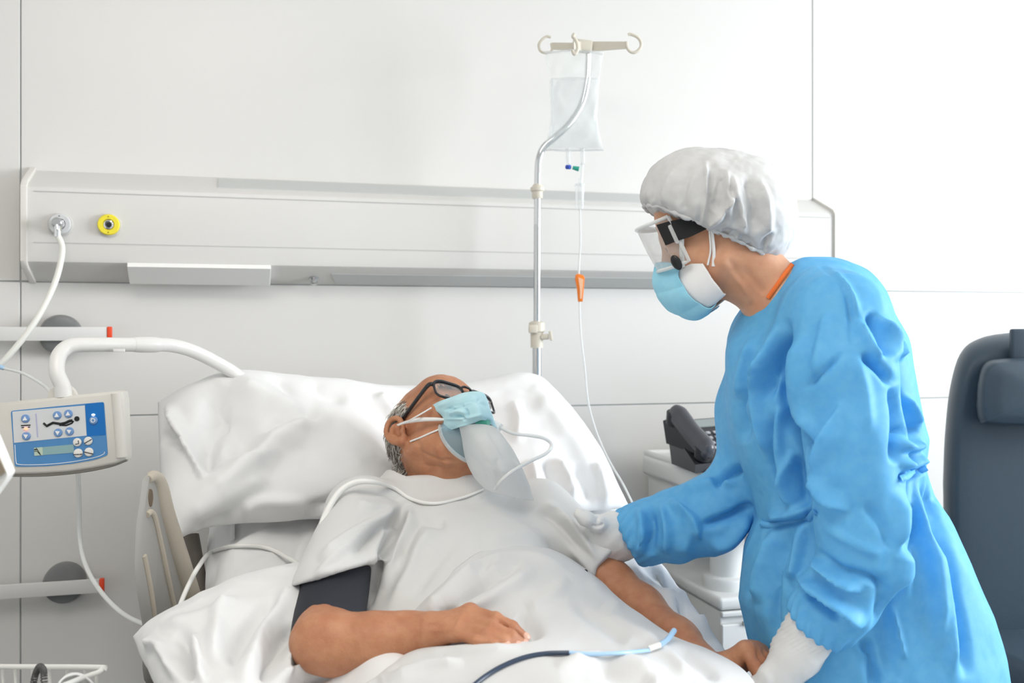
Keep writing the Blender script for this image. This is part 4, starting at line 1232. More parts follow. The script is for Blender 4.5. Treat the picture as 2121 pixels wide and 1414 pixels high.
def hand(b, wrist, d, back, side, size=1.0, curls=None, spread=.08, thumb=None, k=.005, rw=.024, fat=1.0, kf=.012):
    'palm, four fingers and a thumb; back = out of the back of the hand, side = towards the thumb'
    d, back = unit(d), unit(back); back = unit(back - d * (back @ d)); side = unit(np.asarray(side) - d * (np.asarray(side) @ d)); side = unit(side - back * (side @ back))
    S = size; wrist = np.asarray(wrist, float)
    kn = [(.090, .0275), (.094, .0095), (.089, -.0095), (.079, -.0265)]
    ln = [(.043, .026, .021), (.047, .030, .022), (.043, .028, .022), (.034, .021, .020)]
    rr = [.0095, .0097, .0093, .0082]
    curls = curls or [(.25, .35, .25)] * 4
    out = []
    for i in range(4):
        q = wrist + S * (kn[i][0] * d + kn[i][1] * side - .003 * abs(kn[i][1]) / .03 * back)
        b.cap(wrist + S * (.012 * d + kn[i][1] * .62 * side), q, rw * .62 * S * fat, .0128 * S * fat, .022)
        a = 0.0; p = q; path = [q]
        sd = unit(d + side * spread * (1.5 - i) * .9)
        for j in range(3):
            a += curls[i][j]
            p2 = p + S * ln[i][j] * (math.cos(a) * sd - math.sin(a) * back)
            r0 = rr[i] * (1 - .10 * j) * S * fat; r1 = rr[i] * (1 - .10 * (j + 1)) * S * fat
            b.cap(p, p2, r0, r1, kf if j == 0 else .004)
            b.ell(p2 if j < 2 else p2, (r1 * 1.04,) * 3, None, .004) if j < 2 else None
            p = p2; path.append(p)
        out.append(path)
    th = thumb if thumb is not None else [(.65, .72, -.15, .044), (.85, .45, -.25, .033), (.93, .25, -.28, .026)]
    p = wrist + S * (.020 * d + .020 * side - .006 * back)
    r = [.0165, .0122, .0108, .0085]; path = [p]
    for j, (x, y, z, l) in enumerate(th):
        p2 = p + S * l * unit(x * d + y * side + z * back)
        b.cap(p, p2, r[j] * S * fat, r[j + 1] * S * fat, .016 if j == 0 else .005); p = p2; path.append(p)
    out.append(path)
    return out

def posed_hand(b, wrist, fingers, thumb, rr=(.0112, .0100, .0090, .0074), pr=.0150):
    'a hand from the places of its joints: knuckle, two finger joints and tip of each finger, then the thumb'
    out = []
    for i, fp in enumerate(fingers):
        q = [P(*c) for c in fp]; f = (1.0, 1.02, .97, .86)[i]
        b.cap(wrist + (q[0] - wrist) * .12, q[0], pr * 1.15, rr[0] * 1.22 * f, .018)
        b.ell(q[0], (rr[0] * 1.22 * f,) * 3, None, .006)
        for j in range(3):
            b.cap(q[j], q[j + 1], rr[j] * f, rr[j + 1] * f, .007 if j == 0 else .003)
            if j < 2: b.ell(q[j + 1], (rr[j + 1] * 1.07 * f,) * 3, None, .003)
        out.append(q)
    q = [P(*c) for c in thumb]
    for j in range(3): b.cap(q[j], q[j + 1], (.017, .0125, .0108)[j], (.0125, .0108, .0085)[j], .012 if j == 0 else .004)
    out.append(q)
    return out

def nails(paths, back, parent, m, S=1.0, width=.0058):
    for i, pth in enumerate(paths):
        a, b_ = pth[-2], pth[-1]; d = unit(b_ - a)
        n = unit(np.asarray(back) - d * (np.asarray(back) @ d))
        c = b_ + d * .001 * S + n * .0058 * S
        MB().sphere(c, (width * S, .0068 * S, .0018 * S), rot_frame(np.cross(d, n), d, n), 0, 12).build('fingernail', m, parent)

# ================================================================ the patient
HP = Head(P(906, 899, 2.07), (.54, -.42, .73), (-.244, .752, .612), 1.08)
def surf(t): return np.interp(t, [.66, .72, .9, 1.0, 1.10, 1.18, 1.32, 1.5, 2.0], [.985, .985, .940, .903, .868, .830, .790, .78, .77])
def tw(t): return np.interp(t, [.66, .72, .80, .9, 1.1, 1.3, 1.5], [.10, .15, .185, .185, .18, .18, .175])
def tb(t): return np.interp(t, [.66, .72, .80, .9, 1.1, 1.3, 1.5], [.06, .085, .095, .10, .095, .08, .065])
def bedco(p):
    q = p - P0.astype(np.float32)
    return q @ WU.astype(np.float32) - SB, q @ WN.astype(np.float32), p[:, 2]
def torso(p, grow=0.0, t0=.70, t1=1.5):
    s, t, z = bedco(p)
    a, b_ = tw(t) + grow, tb(t) + grow
    zc = surf(t) - tb(t)
    d = (np.sqrt(((s + .015) / a) ** 2 + ((z - zc) / b_) ** 2) - 1) * np.minimum(a, b_)
    e = np.maximum(t0 - grow - t, t - t1 - grow)
    return smax(d, e, .06).astype(np.float32)

pat = thing('person', B(0, 1.15, .86), 'patient lying in bed in a white gown, with glasses and pale blue mask', 'person')
rs_ = P(750, 1060, 1.92); re_ = P(664, 1329, 1.522); rw_ = P(885, 1312, 1.505)
ls_ = B(.19, .79, .915); le_ = P(1268, 1210, 1.955); lw_ = P(1478, 1394, 1.67)
b = Body()
HP.add(b, (1, -1))
nbase = P(915, 1002, 2.045)
b.cap(HP(0, -.028, -.045), nbase + V(0, .02, -.02), .057, .060, .035)
b.cap(HP(.0, .02, -.085), nbase + V(.02, -.02, -.02), .034, .050, .04)
b.cap(HP(.052, -.015, -.05), nbase + V(.04, -.045, .0), .018, .020, .025)
b.fn(lambda p: torso(p, -.012), .05)
# right arm, bent across the body
b.cap(rs_, P(683, 1262, 1.615), .046, .044, .03)
b.cap(P(683, 1262, 1.615), re_, .044, .0425, .02)
b.chain([re_, P(700, 1334, 1.52), P(780, 1328, 1.515), P(845, 1318, 1.515), rw_], [.0425, .0440, .0410, .0345, .0310], .02)
hw_ = P(884, 1310, 1.500)
hp_r = posed_hand(b, hw_,
    [[(974, 1266, 1.512), (1027, 1280, 1.482), (1062, 1298, 1.476), (1086, 1318, 1.480)],
     [(968, 1281, 1.496), (1020, 1298, 1.462), (1058, 1316, 1.456), (1084, 1333, 1.462)],
     [(957, 1297, 1.480), (1006, 1313, 1.448), (1043, 1326, 1.444), (1070, 1337, 1.450)],
     [(943, 1313, 1.468), (986, 1326, 1.440), (1020, 1332, 1.437), (1045, 1336, 1.440)]],
    [(905, 1300, 1.53), (945, 1292, 1.55), (985, 1300, 1.545), (1015, 1312, 1.54)], rr=(.0098, .0092, .0084, .0068))
# left arm along the bed
b.cap(ls_, le_, .046, .040, .03)
b.chain([le_, P(1325, 1262, 1.89), P(1402, 1328, 1.78), lw_], [.041, .042, .036, .029], .03)
hp_l = posed_hand(b, P(1486, 1394, 1.668),
    [[(1544, 1345, 1.655), (1562, 1378, 1.628), (1571, 1394, 1.622), (1568, 1406, 1.630)],
     [(1556, 1346, 1.672), (1575, 1371, 1.648), (1583, 1387, 1.642), (1581, 1398, 1.648)],
     [(1567, 1347, 1.690), (1585, 1363, 1.668), (1592, 1375, 1.664), (1591, 1385, 1.668)],
     [(1575, 1350, 1.706), (1592, 1360, 1.690), (1599, 1369, 1.686), (1599, 1377, 1.690)]],
    [(1495, 1400, 1.65), (1515, 1410, 1.63), (1535, 1420, 1.62), (1550, 1425, 1.62)], rr=(.0118, .0102, .0094, .0082))
# legs under the blanket
for s_ in (-1, 1):
    b.chain([B(s_ * .10, 1.40, .735), B(s_ * .11, 1.80, .725), B(s_ * .10, 2.06, .725)], [.045, .038, .032], .04)
    b.cap(B(s_ * .10, 2.06, .725), B(s_ * .11, 2.065, .755), .022, .016, .03)
lo = np.array([-.55, .55, .62]); hi = np.array([.50, 2.34, 1.26])
v, q = keep_largest(*sdf_mesh(b, lo, hi, .0030))
v = relax(v, q, 1, .4)
nn_ = normals(v, q)
# wrinkles of the neck, knuckles and the aged skin
v = v + nn_ * (fbm(v * 55, 2) * .0007)[:, None]
v = folds(v, q, [([(868, 935), (905, 948), (960, 952)], -.0022, 3), ([(872, 962), (915, 966), (965, 966)], -.0022, 3), ([(862, 905), (870, 935), (880, 965)], -.003, 7), ([(905, 915), (915, 945), (935, 970)], .004, 10),
                 ([(963, 1262), (950, 1285), (946, 1310)], .0014, 5), ([(880, 1290), (910, 1285), (950, 1270)], .0016, 4), ([(885, 1305), (920, 1305), (950, 1297)], .0014, 3),
                 ([(870, 1275), (868, 1300), (866, 1330)], -.0012, 4), ([(925, 800), (938, 806), (950, 806)], -.0015, 2)], taper=True)
body = mesh_obj('body', v, q, M['skin_old'], pat)
M['nail'] = mat('fingernail_pink', (.72, .43, .33), .3)
nails(hp_r[:4], V(.10, -.72, .68), pat, M['nail'])
for s_ in (1, -1):
    e = MB().sphere(HP(s_ * .032, .0785, .0), .0162, HP.fr, 0, 20).build('eyeball', M['eye'], pat)
    MB().lathe(HP(s_ * .034, .0925, -.002), HP.y, [(0, .0058), (.0016, .0054), (.0022, .003)], 20).build('iris', M['iris'], e)

# ---------------------------------------------------------------- hair: a short grey fringe round a bald crown
M['hair_grey'] = mat('grey_hair', (.36, .34, .31), rough=.6, col2=(.16, .14, .12), nscale=120, stretch=(1, 1, 1))
M['hair_white'] = mat('white_hair', (.66, .64, .60), rough=.55)
hs_v, hs_f, hs_m, n0 = [], [], [], 0
rng = np.random.RandomState(11)
mbh = MB()
for i in range(2300):
    s_ = 1 if i < 1950 else -1
    # roots over the side and back of the head, behind and below the ear
    y_ = rng.uniform(-.108, .020); z_ = rng.uniform(-.080, .112)
    if y_ > -.034 and z_ < .020: continue
    if z_ < -.045 and y_ > -.060: continue
    if z_ > (.070 + max(0, -y_) * .30) * rng.uniform(.6, 1.0): continue
    el = (y_ + .014) / .096; ez = (z_ - .032) / .087
    rx = 1 - el ** 2 - ez ** 2
    if rx < 0.02:
        x_ = s_ * rng.uniform(.0, .05); 
    else: x_ = s_ * .076 * math.sqrt(rx)
    p = V(x_, y_, z_)
    n = unit(V(p[0] / .076 ** 2, (p[1] + .014) / .096 ** 2, (p[2] - .032) / .087 ** 2))
    p = V(0, -.014, .032) + (p - V(0, -.014, .032)) * 1.0 + n * .001
    g_ = unit(V(0.05 * s_, -.75, -.62) + rng.normal(0, .28, 3)); g_ = unit(g_ - n * (g_ @ n) + n * rng.uniform(.10, .40))
    L = rng.uniform(.014, .032)
    w = []
    for k in range(5):
        t = k / 4
        w.append(HP(*(p + g_ * L * t + n * (.010 * t - .012 * t * t) - n * .002)))
    mbh.tube(w, [.0011, .0011, .0010, .0008, .0003], 4, mi=0 if (rng.rand() < .55) else 1, caps=False)
mbh.build('hair', [M['hair_grey'], M['hair_white']], pat, sharp=None)
mbe = MB()
for s_ in (1, -1):
    for i in range(46):
        x_ = rng.uniform(.014, .046); p = V(s_ * x_, .0985 - (x_ - .02) ** 2 * 9, .021 + rng.uniform(-.004, .004))
        g_ = V(s_ * rng.uniform(.4, 1.0), rng.uniform(.0, .5), rng.uniform(-.2, .5)); g_ = unit(g_) * rng.uniform(.007, .013)
        mbe.tube([HP(*(p - V(0, .003, 0))), HP(*(p + g_ * .6)), HP(*(p + g_))], [.0007, .0006, .0002], 4, caps=False)
mbe.build('eyebrows', M['hair_grey'], pat, sharp=None)

# ---------------------------------------------------------------- hospital gown
M['gown_white'] = mat('white_hospital_gown', (0.65, 0.65, 0.645), rough=0.9, bump=0.10, bscale=1000, sheen=.1)
g_ = Body()
g_.fn(lambda p: torso(p, .014, .700, 1.22), .02)
g_.cap(nbase + V(-.060, -.015, -.050), rs_ + V(.01, 0, -.01), .050, .062, .05)
g_.cap(nbase + V(.06, .03, -.05), ls_ + V(0, 0, .01), .052, .062, .06)
g_.cap(nbase + V(-.045, -.012, -.002), nbase + V(.055, -.022, -.006), .070, .070, .04)
hem_c = P(701, 1186, 1.71); ax = unit(P(680, 1290, 1.60) - P(728, 1048, 1.93))
hem_l = P(1258, 1166, 1.975); axl = unit(le_ - ls_)
def sleeve(p, a, c, ax_, n_, r0, r1):
    d = sd_cap(p, a, c + ax_ * .05, r0, r1)
    return smax(d, (p - c.astype(np.float32)) @ unit(n_).astype(np.float32), .004)
g_.fn(lambda p: sleeve(p, rs_, hem_c, ax, V(.296, -.189, -.955), .066, .073), .035)
g_.fn(lambda p: sleeve(p, ls_, hem_l, axl, axl, .062, .058), .035)
def neckhole(p):
    n_ = unit(V(-.042, .145, .989)).astype(np.float32)
    return np.maximum(-((p - P(880, 985, 1.95).astype(np.float32)) @ n_), np.linalg.norm(p - (nbase + V(.01, .02, .06)).astype(np.float32), axis=1) - .125)
g_.fn(neckhole, .006, '-')
v, q = keep_largest(*sdf_mesh(g_, [-.55, 1.25, .64], [.36, 2.25, 1.12], .0036))
v = relax(v, q, 2, .5)
nn_ = normals(v, q)
v = v + nn_ * (fbm(v * 7, 2) * .004 + ridged(v * np.array([9, 9, 9])) * .0012)[:, None]
v = folds(v, q, [
    ([(838, 1040), (826, 1085), (800, 1140), (775, 1200), (762, 1260)], -.014, 8), ([(850, 1045), (845, 1090), (815, 1150), (790, 1220)], .008, 10),
    ([(832, 1045), (760, 1090), (700, 1130), (660, 1165)], .012, 10), ([(845, 1058), (780, 1100), (730, 1150)], -.010, 9), ([(806, 1065), (770, 1140), (768, 1170)], .010, 8), ([(826, 1052), (700, 1150), (650, 1195)], .007, 7),
    ([(710, 1010), (800, 1020), (835, 1040)], -.006, 9), ([(735, 1040), (770, 1050), (820, 1050)], .006, 10),
    ([(860, 1060), (950, 1035), (1030, 1020)], .004, 10), ([(870, 1075), (900, 1085), (925, 1080)], -.007, 10), ([(880, 1060), (850, 1110), (830, 1160)], -.007, 9), ([(905, 1085), (870, 1130), (845, 1190), (800, 1270)], .007, 12),
    ([(940, 1120), (900, 1170), (850, 1240)], -.005, 12), ([(1120, 1040), (1160, 1060), (1200, 1110)], .007, 8), ([(1110, 1055), (1160, 1090), (1215, 1160)], -.007, 8), ([(1150, 1060), (1195, 1100), (1240, 1160)], .007, 7),
    ([(1000, 1120), (1080, 1105), (1160, 1120)], .004, 14), ([(1180, 1130), (1215, 1170), (1250, 1220)], .006, 10), ([(628, 1203), (700, 1178), (768, 1160)], .0035, 6, 'g')])
gown = mesh_obj('hospital_gown', v, q, M['gown_white'], pat)
MB().sphere(P(1213, 1183, 1.86), (.004, .003, .004), None, 0, 12).build('press_stud', M['black'], gown)
# ---------------------------------------------------------------- blood pressure cuff
M['cuff'] = mat('navy_black_nylon', (0.018, 0.020, 0.030), rough=0.7, bump=.3, bscale=800)
c0_, c1_ = P(699, 1176, 1.735), P(680, 1302, 1.580)
cax = unit(c1_ - c0_); vw = unit(V(0, 0, CAMZ) - c0_); ey_ = unit(np.cross(cax, vw)); ez_ = np.cross(ey_, cax)
rows_, m_ = [], 64
for i in range(26):
    t = i / 25
    r0 = .058 * (1 - t) + .0565 * t + .0015 * math.sin(t * math.pi)
    for k in range(m_):
        a = 2 * math.pi * k / m_
        o_ = (r0 + (.0025 if .2 < t < .8 and 3.6 < a < 5 else 0)) * (math.cos(a) * ey_ + .98 * math.sin(a) * ez_)
        nn2 = unit(V(.237, -.249, -.972))
        rows_.append(c0_ + cax * (np.linalg.norm(c1_ - c0_) * t - float(o_ @ nn2) / float(cax @ nn2)) + o_)
i_ = np.arange(26 * m_).reshape(26, m_)
qc = np.stack([i_[:-1], np.roll(i_, -1, 1)[:-1], np.roll(i_, -1, 1)[1:], i_[1:]], -1).reshape(-1, 4)
vv = np.array(rows_); nc = normals(vv, qc)
if ((vv - (c0_ + c1_) / 2) * nc).sum() < 0: qc = qc[:, ::-1]; nc = -nc
inn = vv - nc * .005; Nn = len(vv)
ringq = [(i_[r_, k], i_[r_, (k + 1) % m_], i_[r_, (k + 1) % m_] + Nn, i_[r_, k] + Nn) for r_ in (0, 25) for k in range(m_)]
tag(mesh_obj('blood_pressure_cuff', np.vstack([vv, inn]), np.vstack([qc, qc[:, ::-1] + Nn, np.array(ringq)]), M['cuff'], sharp=60), 'dark navy blood pressure cuff wrapped round the patient\'s upper arm', 'cuff')

# ---------------------------------------------------------------- glasses
M['frame'] = mat('black_acetate', (0.012, 0.012, 0.016), rough=0.25, coat=.4)
M['lens'] = film('clear_lens', (.9, .92, .93), .05, .02, (.97, .98, .98))
gl = thing('eyeglasses', HP(0, .105, 0), 'black framed eyeglasses on the patient\'s face above the pale blue mask', 'glasses')
YG = .109
def lens_ring(s_):
    return [(s_ * (.0370 + .0290 * math.copysign(abs(math.cos(a)) ** .5, math.cos(a))), YG - .010 * ((.0365 + .028 * math.cos(a)) / .065) ** 2, -.003 + .0225 * math.copysign(abs(math.sin(a)) ** .5, math.sin(a)) + .003 * math.cos(a)) for a in np.linspace(0, 2 * math.pi, 41)]
for s_ in (1, -1):
    rg = lens_ring(s_)
    fr_ = MB().tube([HP(*p) for p in rg], [.0026 + .0020 * max(0, math.sin(a)) for a in np.linspace(0, 2 * math.pi, 41)], 8, caps=False).build('lens_rim', M['frame'], gl)
    cen = np.mean([HP(*p) for p in rg[:-1]], 0)
    MB().add([HP(*p) for p in rg[:-1]] + [cen + HP.y * .002], [[k, (k + 1) % 40, 40] for k in range(40)]).build('lens', M['lens'], gl)
    MB().tube(smooth_path([HP(s_ * .0645, YG - .012, .016), HP(s_ * .0715, YG - .018, .016), HP(s_ * .0745, YG - .045, .014), HP(s_ * .0770, YG - .085, .011), HP(s_ * .0785, YG - .112, .009), HP(s_ * .079, YG - .128, -.004), HP(s_ * .078, YG - .138, -.022)], 6), [.0044] * 8 + [.0040] * 29, 8, squash=.8).build('temple_arm', M['frame'], gl)
MB().tube(smooth_path([HP(.012, YG + .001, .012), HP(.006, YG + .005, .014), HP(-.006, YG + .005, .014), HP(-.012, YG + .001, .012)], 5), .0026, 8).build('bridge', M['frame'], gl)
for s_ in (1, -1):
    MB().sphere(HP(s_ * .010, YG - .006, -.003), (.002, .004, .006), HP.fr, 0, 10).build('nose_pad', M['clear_hard'], gl)

# ---------------------------------------------------------------- oxygen mask under the paper mask, with its reservoir bag
M['o2'] = film('bluish_clear_vinyl', (.35, .55, .66), .42, .12, (.70, .84, .90))
M['o2rim'] = film('clear_vinyl_rim', (.75, .82, .85), .40, .1, (.88, .93, .95))
M['bagw'] = mat('frosted_reservoir_bag', (.90, .91, .91), rough=.28, alpha=.70, translucent=.6)
ox = thing('oxygen_mask', HP(0, .13, -.09), 'clear bluish oxygen mask with frosted reservoir bag at the patient\'s chin', 'oxygen mask')
def dome(x0, y0, z0, rx, ry, rz, m=36, n=12, cut=0.05):
    vs = []
    for i in range(n + 1):
        a = math.pi / 2 * (1 - cut) * (1 - i / n)
        for k in range(m):
            b_ = 2 * math.pi * k / m
            vs.append(HP(x0 + rx * math.sin(a) * math.cos(b_), y0 + ry * math.cos(a), z0 + rz * math.sin(a) * math.sin(b_) * (1 if math.sin(b_) > 0 else .95)))
    fs = [[i * m + k, i * m + (k + 1) % m, (i + 1) * m + (k + 1) % m, (i + 1) * m + k] for i in range(n) for k in range(m)]
    return vs, fs
vs, fs = dome(0, .060, -.080, .050, .070, .060)
MB().add(vs, fs).build('mask_shell', M['o2'], ox, sharp=None)
MB().tube([np.array(v) for v in vs[:36]] + [vs[0]], .0042, 10, caps=False).build('mask_rim', M['o2rim'], ox)
MB().cyl(P(988, 875, 1.915), P(1012, 873, 1.905), .0075, .0085, 18).build('green_valve', mat('green_valve_plastic', (.08, .42, .32), .4), ox)
MB().cyl(P(1016, 874, 1.975), P(1036, 886, 1.96), .007, .0085, 18).build('tube_connector', M['clear_hard'], ox)
bagc = [[(951, 884, 1.985), (972, 879, 1.975), (998, 878, 1.97), (1020, 882, 1.975), (1034, 892, 1.99)],
        [(958, 915, 1.975), (985, 908, 1.945), (1015, 908, 1.935), (1045, 918, 1.945), (1062, 930, 1.98)],
        [(966, 955, 1.965), (998, 950, 1.925), (1030, 950, 1.915), (1060, 958, 1.93), (1082, 970, 1.97)],
        [(982, 988, 1.955), (1010, 990, 1.915), (1040, 992, 1.91), (1072, 998, 1.925), (1096, 1006, 1.965)],
        [(1004, 1012, 1.945), (1028, 1022, 1.935), (1052, 1028, 1.93), (1082, 1034, 1.94), (1106, 1036, 1.965)]]
v, q = patch([[P(x, y, d - s_) for x, y, d in r] for r, s_ in zip(bagc, (.075, .065, .05, .03, .015))], 60, 50)
v = folds(v, q, [([(1030, 945), (1028, 970), (1035, 995)], -.004, 5), ([(985, 900), (1010, 940), (1060, 990)], .004, 10), ([(1010, 890), (1035, 930), (1050, 960)], -.003, 5), ([(975, 940), (1000, 975), (1020, 1010)], -.003, 6), ([(1000, 960), (1030, 970), (1070, 975)], .002, 4), ([(1060, 950), (1080, 985), (1098, 1025)], .004, 5), ([(960, 900), (970, 950), (990, 985)], .003, 4)])
v, q = thicken(v, q, 60, 50, .006)
MB().add(v, q).build('reservoir_bag', M['bagw'], ox, sharp=None)
MB().tube(smooth_path([P(1034, 884, 1.965), P(1062, 897, 1.96), P(1100, 902, 1.97), P(1128, 908, 1.98), P(1142, 921, 1.98), P(1132, 938, 1.96), P(1100, 954, 1.91), P(1072, 969, 1.872), P(1050, 984, 1.862), P(1034, 1000, 1.868), P(1026, 1012, 1.885)], 8), .0034, 10).build('supply_tube', M['clear_tube'], ox)

# ---------------------------------------------------------------- pale blue paper mask pulled up over the nose
M['mask_blue'] = mat('pale_blue_mask_paper', (.52, .77, .83), rough=.8, bump=.15, bscale=700, col2=(.45, .72, .80), nscale=30)
M['elastic'] = mat('white_elastic', (.82, .82, .81), rough=.7)
fm = thing('face_mask', HP(0, .13, -.05), 'pale blue pleated paper mask pulled over the patient\'s nose, with white ear loops', 'face mask')
mc = [[(891, 841, 2.05), (912, 830, 2.025), (935, 822, 2.01), (960, 813, 2.0), (985, 810, 1.995), (1002, 814, 2.02), (1010, 828, 2.07)],
      [(902, 850, 2.035), (920, 842, 2.01), (944, 833, 1.985), (968, 824, 1.975), (990, 822, 1.97), (1008, 834, 2.0), (1016, 848, 2.06)],
      [(912, 858, 2.025), (926, 853, 2.0), (948, 846, 1.97), (972, 840, 1.955), (994, 840, 1.95), (1014, 850, 1.985), (1021, 862, 2.05)],
      [(918, 867, 2.02), (930, 867, 1.995), (950, 862, 1.965), (975, 858, 1.95), (998, 858, 1.945), (1018, 866, 1.98), (1026, 876, 2.05)],
      [(918.5, 880, 2.02), (932, 880, 1.99), (952, 875, 1.965), (976, 869, 1.955), (998, 866, 1.95), (1018, 873, 1.985), (1029, 884, 2.045)],
      [(919, 892, 2.02), (934, 890, 1.995), (953, 884, 1.97), (977, 875, 1.965), (998, 869, 1.965), (1015, 877, 1.99), (1031, 890, 2.04)]]
v, q = patch([[P(x, y, d - .062) for x, y, d in r] for r in mc], 80, 110)
v = folds(v, q, [([(905, 843), (940, 830), (990, 818)], .0025, 4), ([(918, 850), (950, 838), (1000, 826)], -.004, 3), ([(930, 846), (955, 838), (985, 832)], .004, 3), ([(928, 852), (948, 842), (962, 838)], -.005, 3.5),
                 ([(930, 858), (950, 852), (968, 855)], .005, 4), ([(940, 862), (955, 862), (968, 872)], -.005, 3), ([(964, 845), (968, 858), (966, 868)], -.004, 3), ([(985, 828), (1000, 836), (1015, 845)], -.003, 4),
                 ([(920, 868), (960, 866), (1000, 858)], .003, 3), ([(940, 887), (975, 875), (1000, 868), (1020, 880)], .002, 2)])
v, q = thicken(v, q, 80, 110, .0012)
MB().add(v, q).build('mask_panel', M['mask_blue'], fm, sharp=None)
def band(pts, w, m, name, parent, th=.0009):
    'flat elastic through the points, its width lying in the picture-facing plane'
    p = smooth_path(pts, 8); t = unit_rows(np.gradient(p, axis=0)); vw = unit_rows(V(0, 0, CAMZ) - p)
    sd = unit_rows(np.cross(t, vw)); W_ = np.interp(np.linspace(0, 1, len(p)), np.linspace(0, 1, len(w)), w)[:, None]
    a, b_ = p + sd * W_ / 2, p - sd * W_ / 2
    vs = np.vstack([a, b_, a - vw * th * 2, b_ - vw * th * 2]); n = len(p)
    fs = []
    for i in range(n - 1):
        fs += [[i, i + 1, n + i + 1, n + i], [2 * n + i, 3 * n + i, 3 * n + i + 1, 2 * n + i + 1], [i, 2 * n + i, 2 * n + i + 1, i + 1], [n + i, n + i + 1, 3 * n + i + 1, 3 * n + i]]
    return MB().add(vs, fs).build(name, m, parent, sharp=None)
band([P(894, 844, 1.965), P(870, 858, 1.955), P(845, 872, 1.965), P(824, 881, 1.99)], [.003, .003, .003], M['elastic'], 'ear_loop', fm)
band([P(920, 868.5, 1.955), P(898, 868, 1.955), P(868, 869, 1.965), P(842, 874, 1.98), P(822, 880, 2.0)], [.005, .0075, .0085, .006, .003], M['elastic'], 'ear_loop', fm)
band([P(920, 885, 1.955), P(895, 895, 1.955), P(870, 906, 1.965), P(849, 914, 1.975)], [.0035, .0035, .003], M['elastic'], 'ear_loop', fm)
# ================================================================ blanket over the patient's lap, tubes lying on the bed
from mathutils.bvhtree import BVHTree
def bvh_of(*objs):
    vs, fs, n = [], [], 0
    for o in objs:
        L = world_loc(o)
        vs += [tuple(np.array(v.co[:]) + L) for v in o.data.vertices]
        fs += [[i + n for i in p.vertices] for p in o.data.polygons]; n = len(vs)
    return BVHTree.FromPolygons(vs, fs)
def hit(bvh, px, py, lift=0.0):
    'where the line of sight at a place of the photograph meets a surface'
    d = Vector(tuple(P(px, py, 1.0) - V(0, 0, CAMZ))).normalized()
    r = bvh.ray_cast(Vector((0, 0, CAMZ)), d)
    if r[0] is None: return None
    n = r[1] if r[1].dot(d) < 0 else -r[1]
    return np.array(r[0][:]) + np.array(n[:]) * lift
def lay(bvh, pts, lift):
    return [q for q in (hit(bvh, x, y, lift) for x, y in pts) if q is not None]

M['blanket'] = mat('white_cotton_blanket', (0.635, 0.635, 0.635), rough=0.92, bump=0.15, bscale=700, sheen=.15)
rows = [
    [(828, 1292, 1.64), (893, 1236, 1.672), (962, 1177, 1.722), (1018, 1147, 1.79), (1100, 1141, 1.85), (1180, 1164, 1.90), (1240, 1207, 1.93), (1278, 1252, 1.87)],
    [(815, 1310, 1.60), (900, 1270, 1.60), (985, 1235, 1.61), (1060, 1205, 1.65), (1140, 1195, 1.70), (1215, 1215, 1.75), (1280, 1250, 1.78), (1340, 1292, 1.755)],
    [(805, 1335, 1.575), (900, 1322, 1.57), (990, 1300, 1.565), (1080, 1275, 1.57), (1165, 1255, 1.60), (1250, 1265, 1.64), (1330, 1290, 1.67), (1402, 1321, 1.665)],
    [(780, 1400, 1.44), (862, 1353, 1.45), (960, 1345, 1.44), (1060, 1341, 1.44), (1160, 1335, 1.46), (1270, 1318, 1.52), (1370, 1325, 1.56), (1470, 1342, 1.60)],
    [(742, 1436, 1.38), (850, 1425, 1.37), (960, 1415, 1.36), (1080, 1408, 1.36), (1190, 1400, 1.37), (1310, 1395, 1.40), (1420, 1400, 1.44), (1556, 1402, 1.505)],
    [(690, 1600, 1.2), (850, 1600, 1.18), (980, 1590, 1.17), (1100, 1580, 1.17), (1230, 1570, 1.18), (1370, 1555, 1.2), (1500, 1545, 1.25), (1640, 1535, 1.3)]]
ctrl = [[P(*c) for c in r] for r in rows]
ctrl[0] = [c + V(0, -.010, .010) for c in ctrl[0]]
ctrl[1] = [c + V(0, -.008, .010) for c in ctrl[1]]
ctrl.append([B(s, 1.75, z) for s, z in ((-.52, .66), (-.40, .79), (-.22, .82), (-.07, .83), (.09, .83), (.24, .82), (.40, .79), (.53, .66))])
ctrl.append([B(s, 2.08, z) for s, z in ((-.53, .62), (-.40, .77), (-.22, .79), (-.07, .79), (.09, .79), (.24, .79), (.40, .77), (.54, .62))])
nu, nv = 210, 200
v, q = patch(ctrl, nu, nv)
n = normals(v, q)
if n[:, 2].sum() < 0: q = q[:, ::-1]; n = -n
v = v + n * (fbm(v * 6, 2) * .005 + ridged(v * np.array([7, 5, 7]) + 3) * .0025)[:, None]
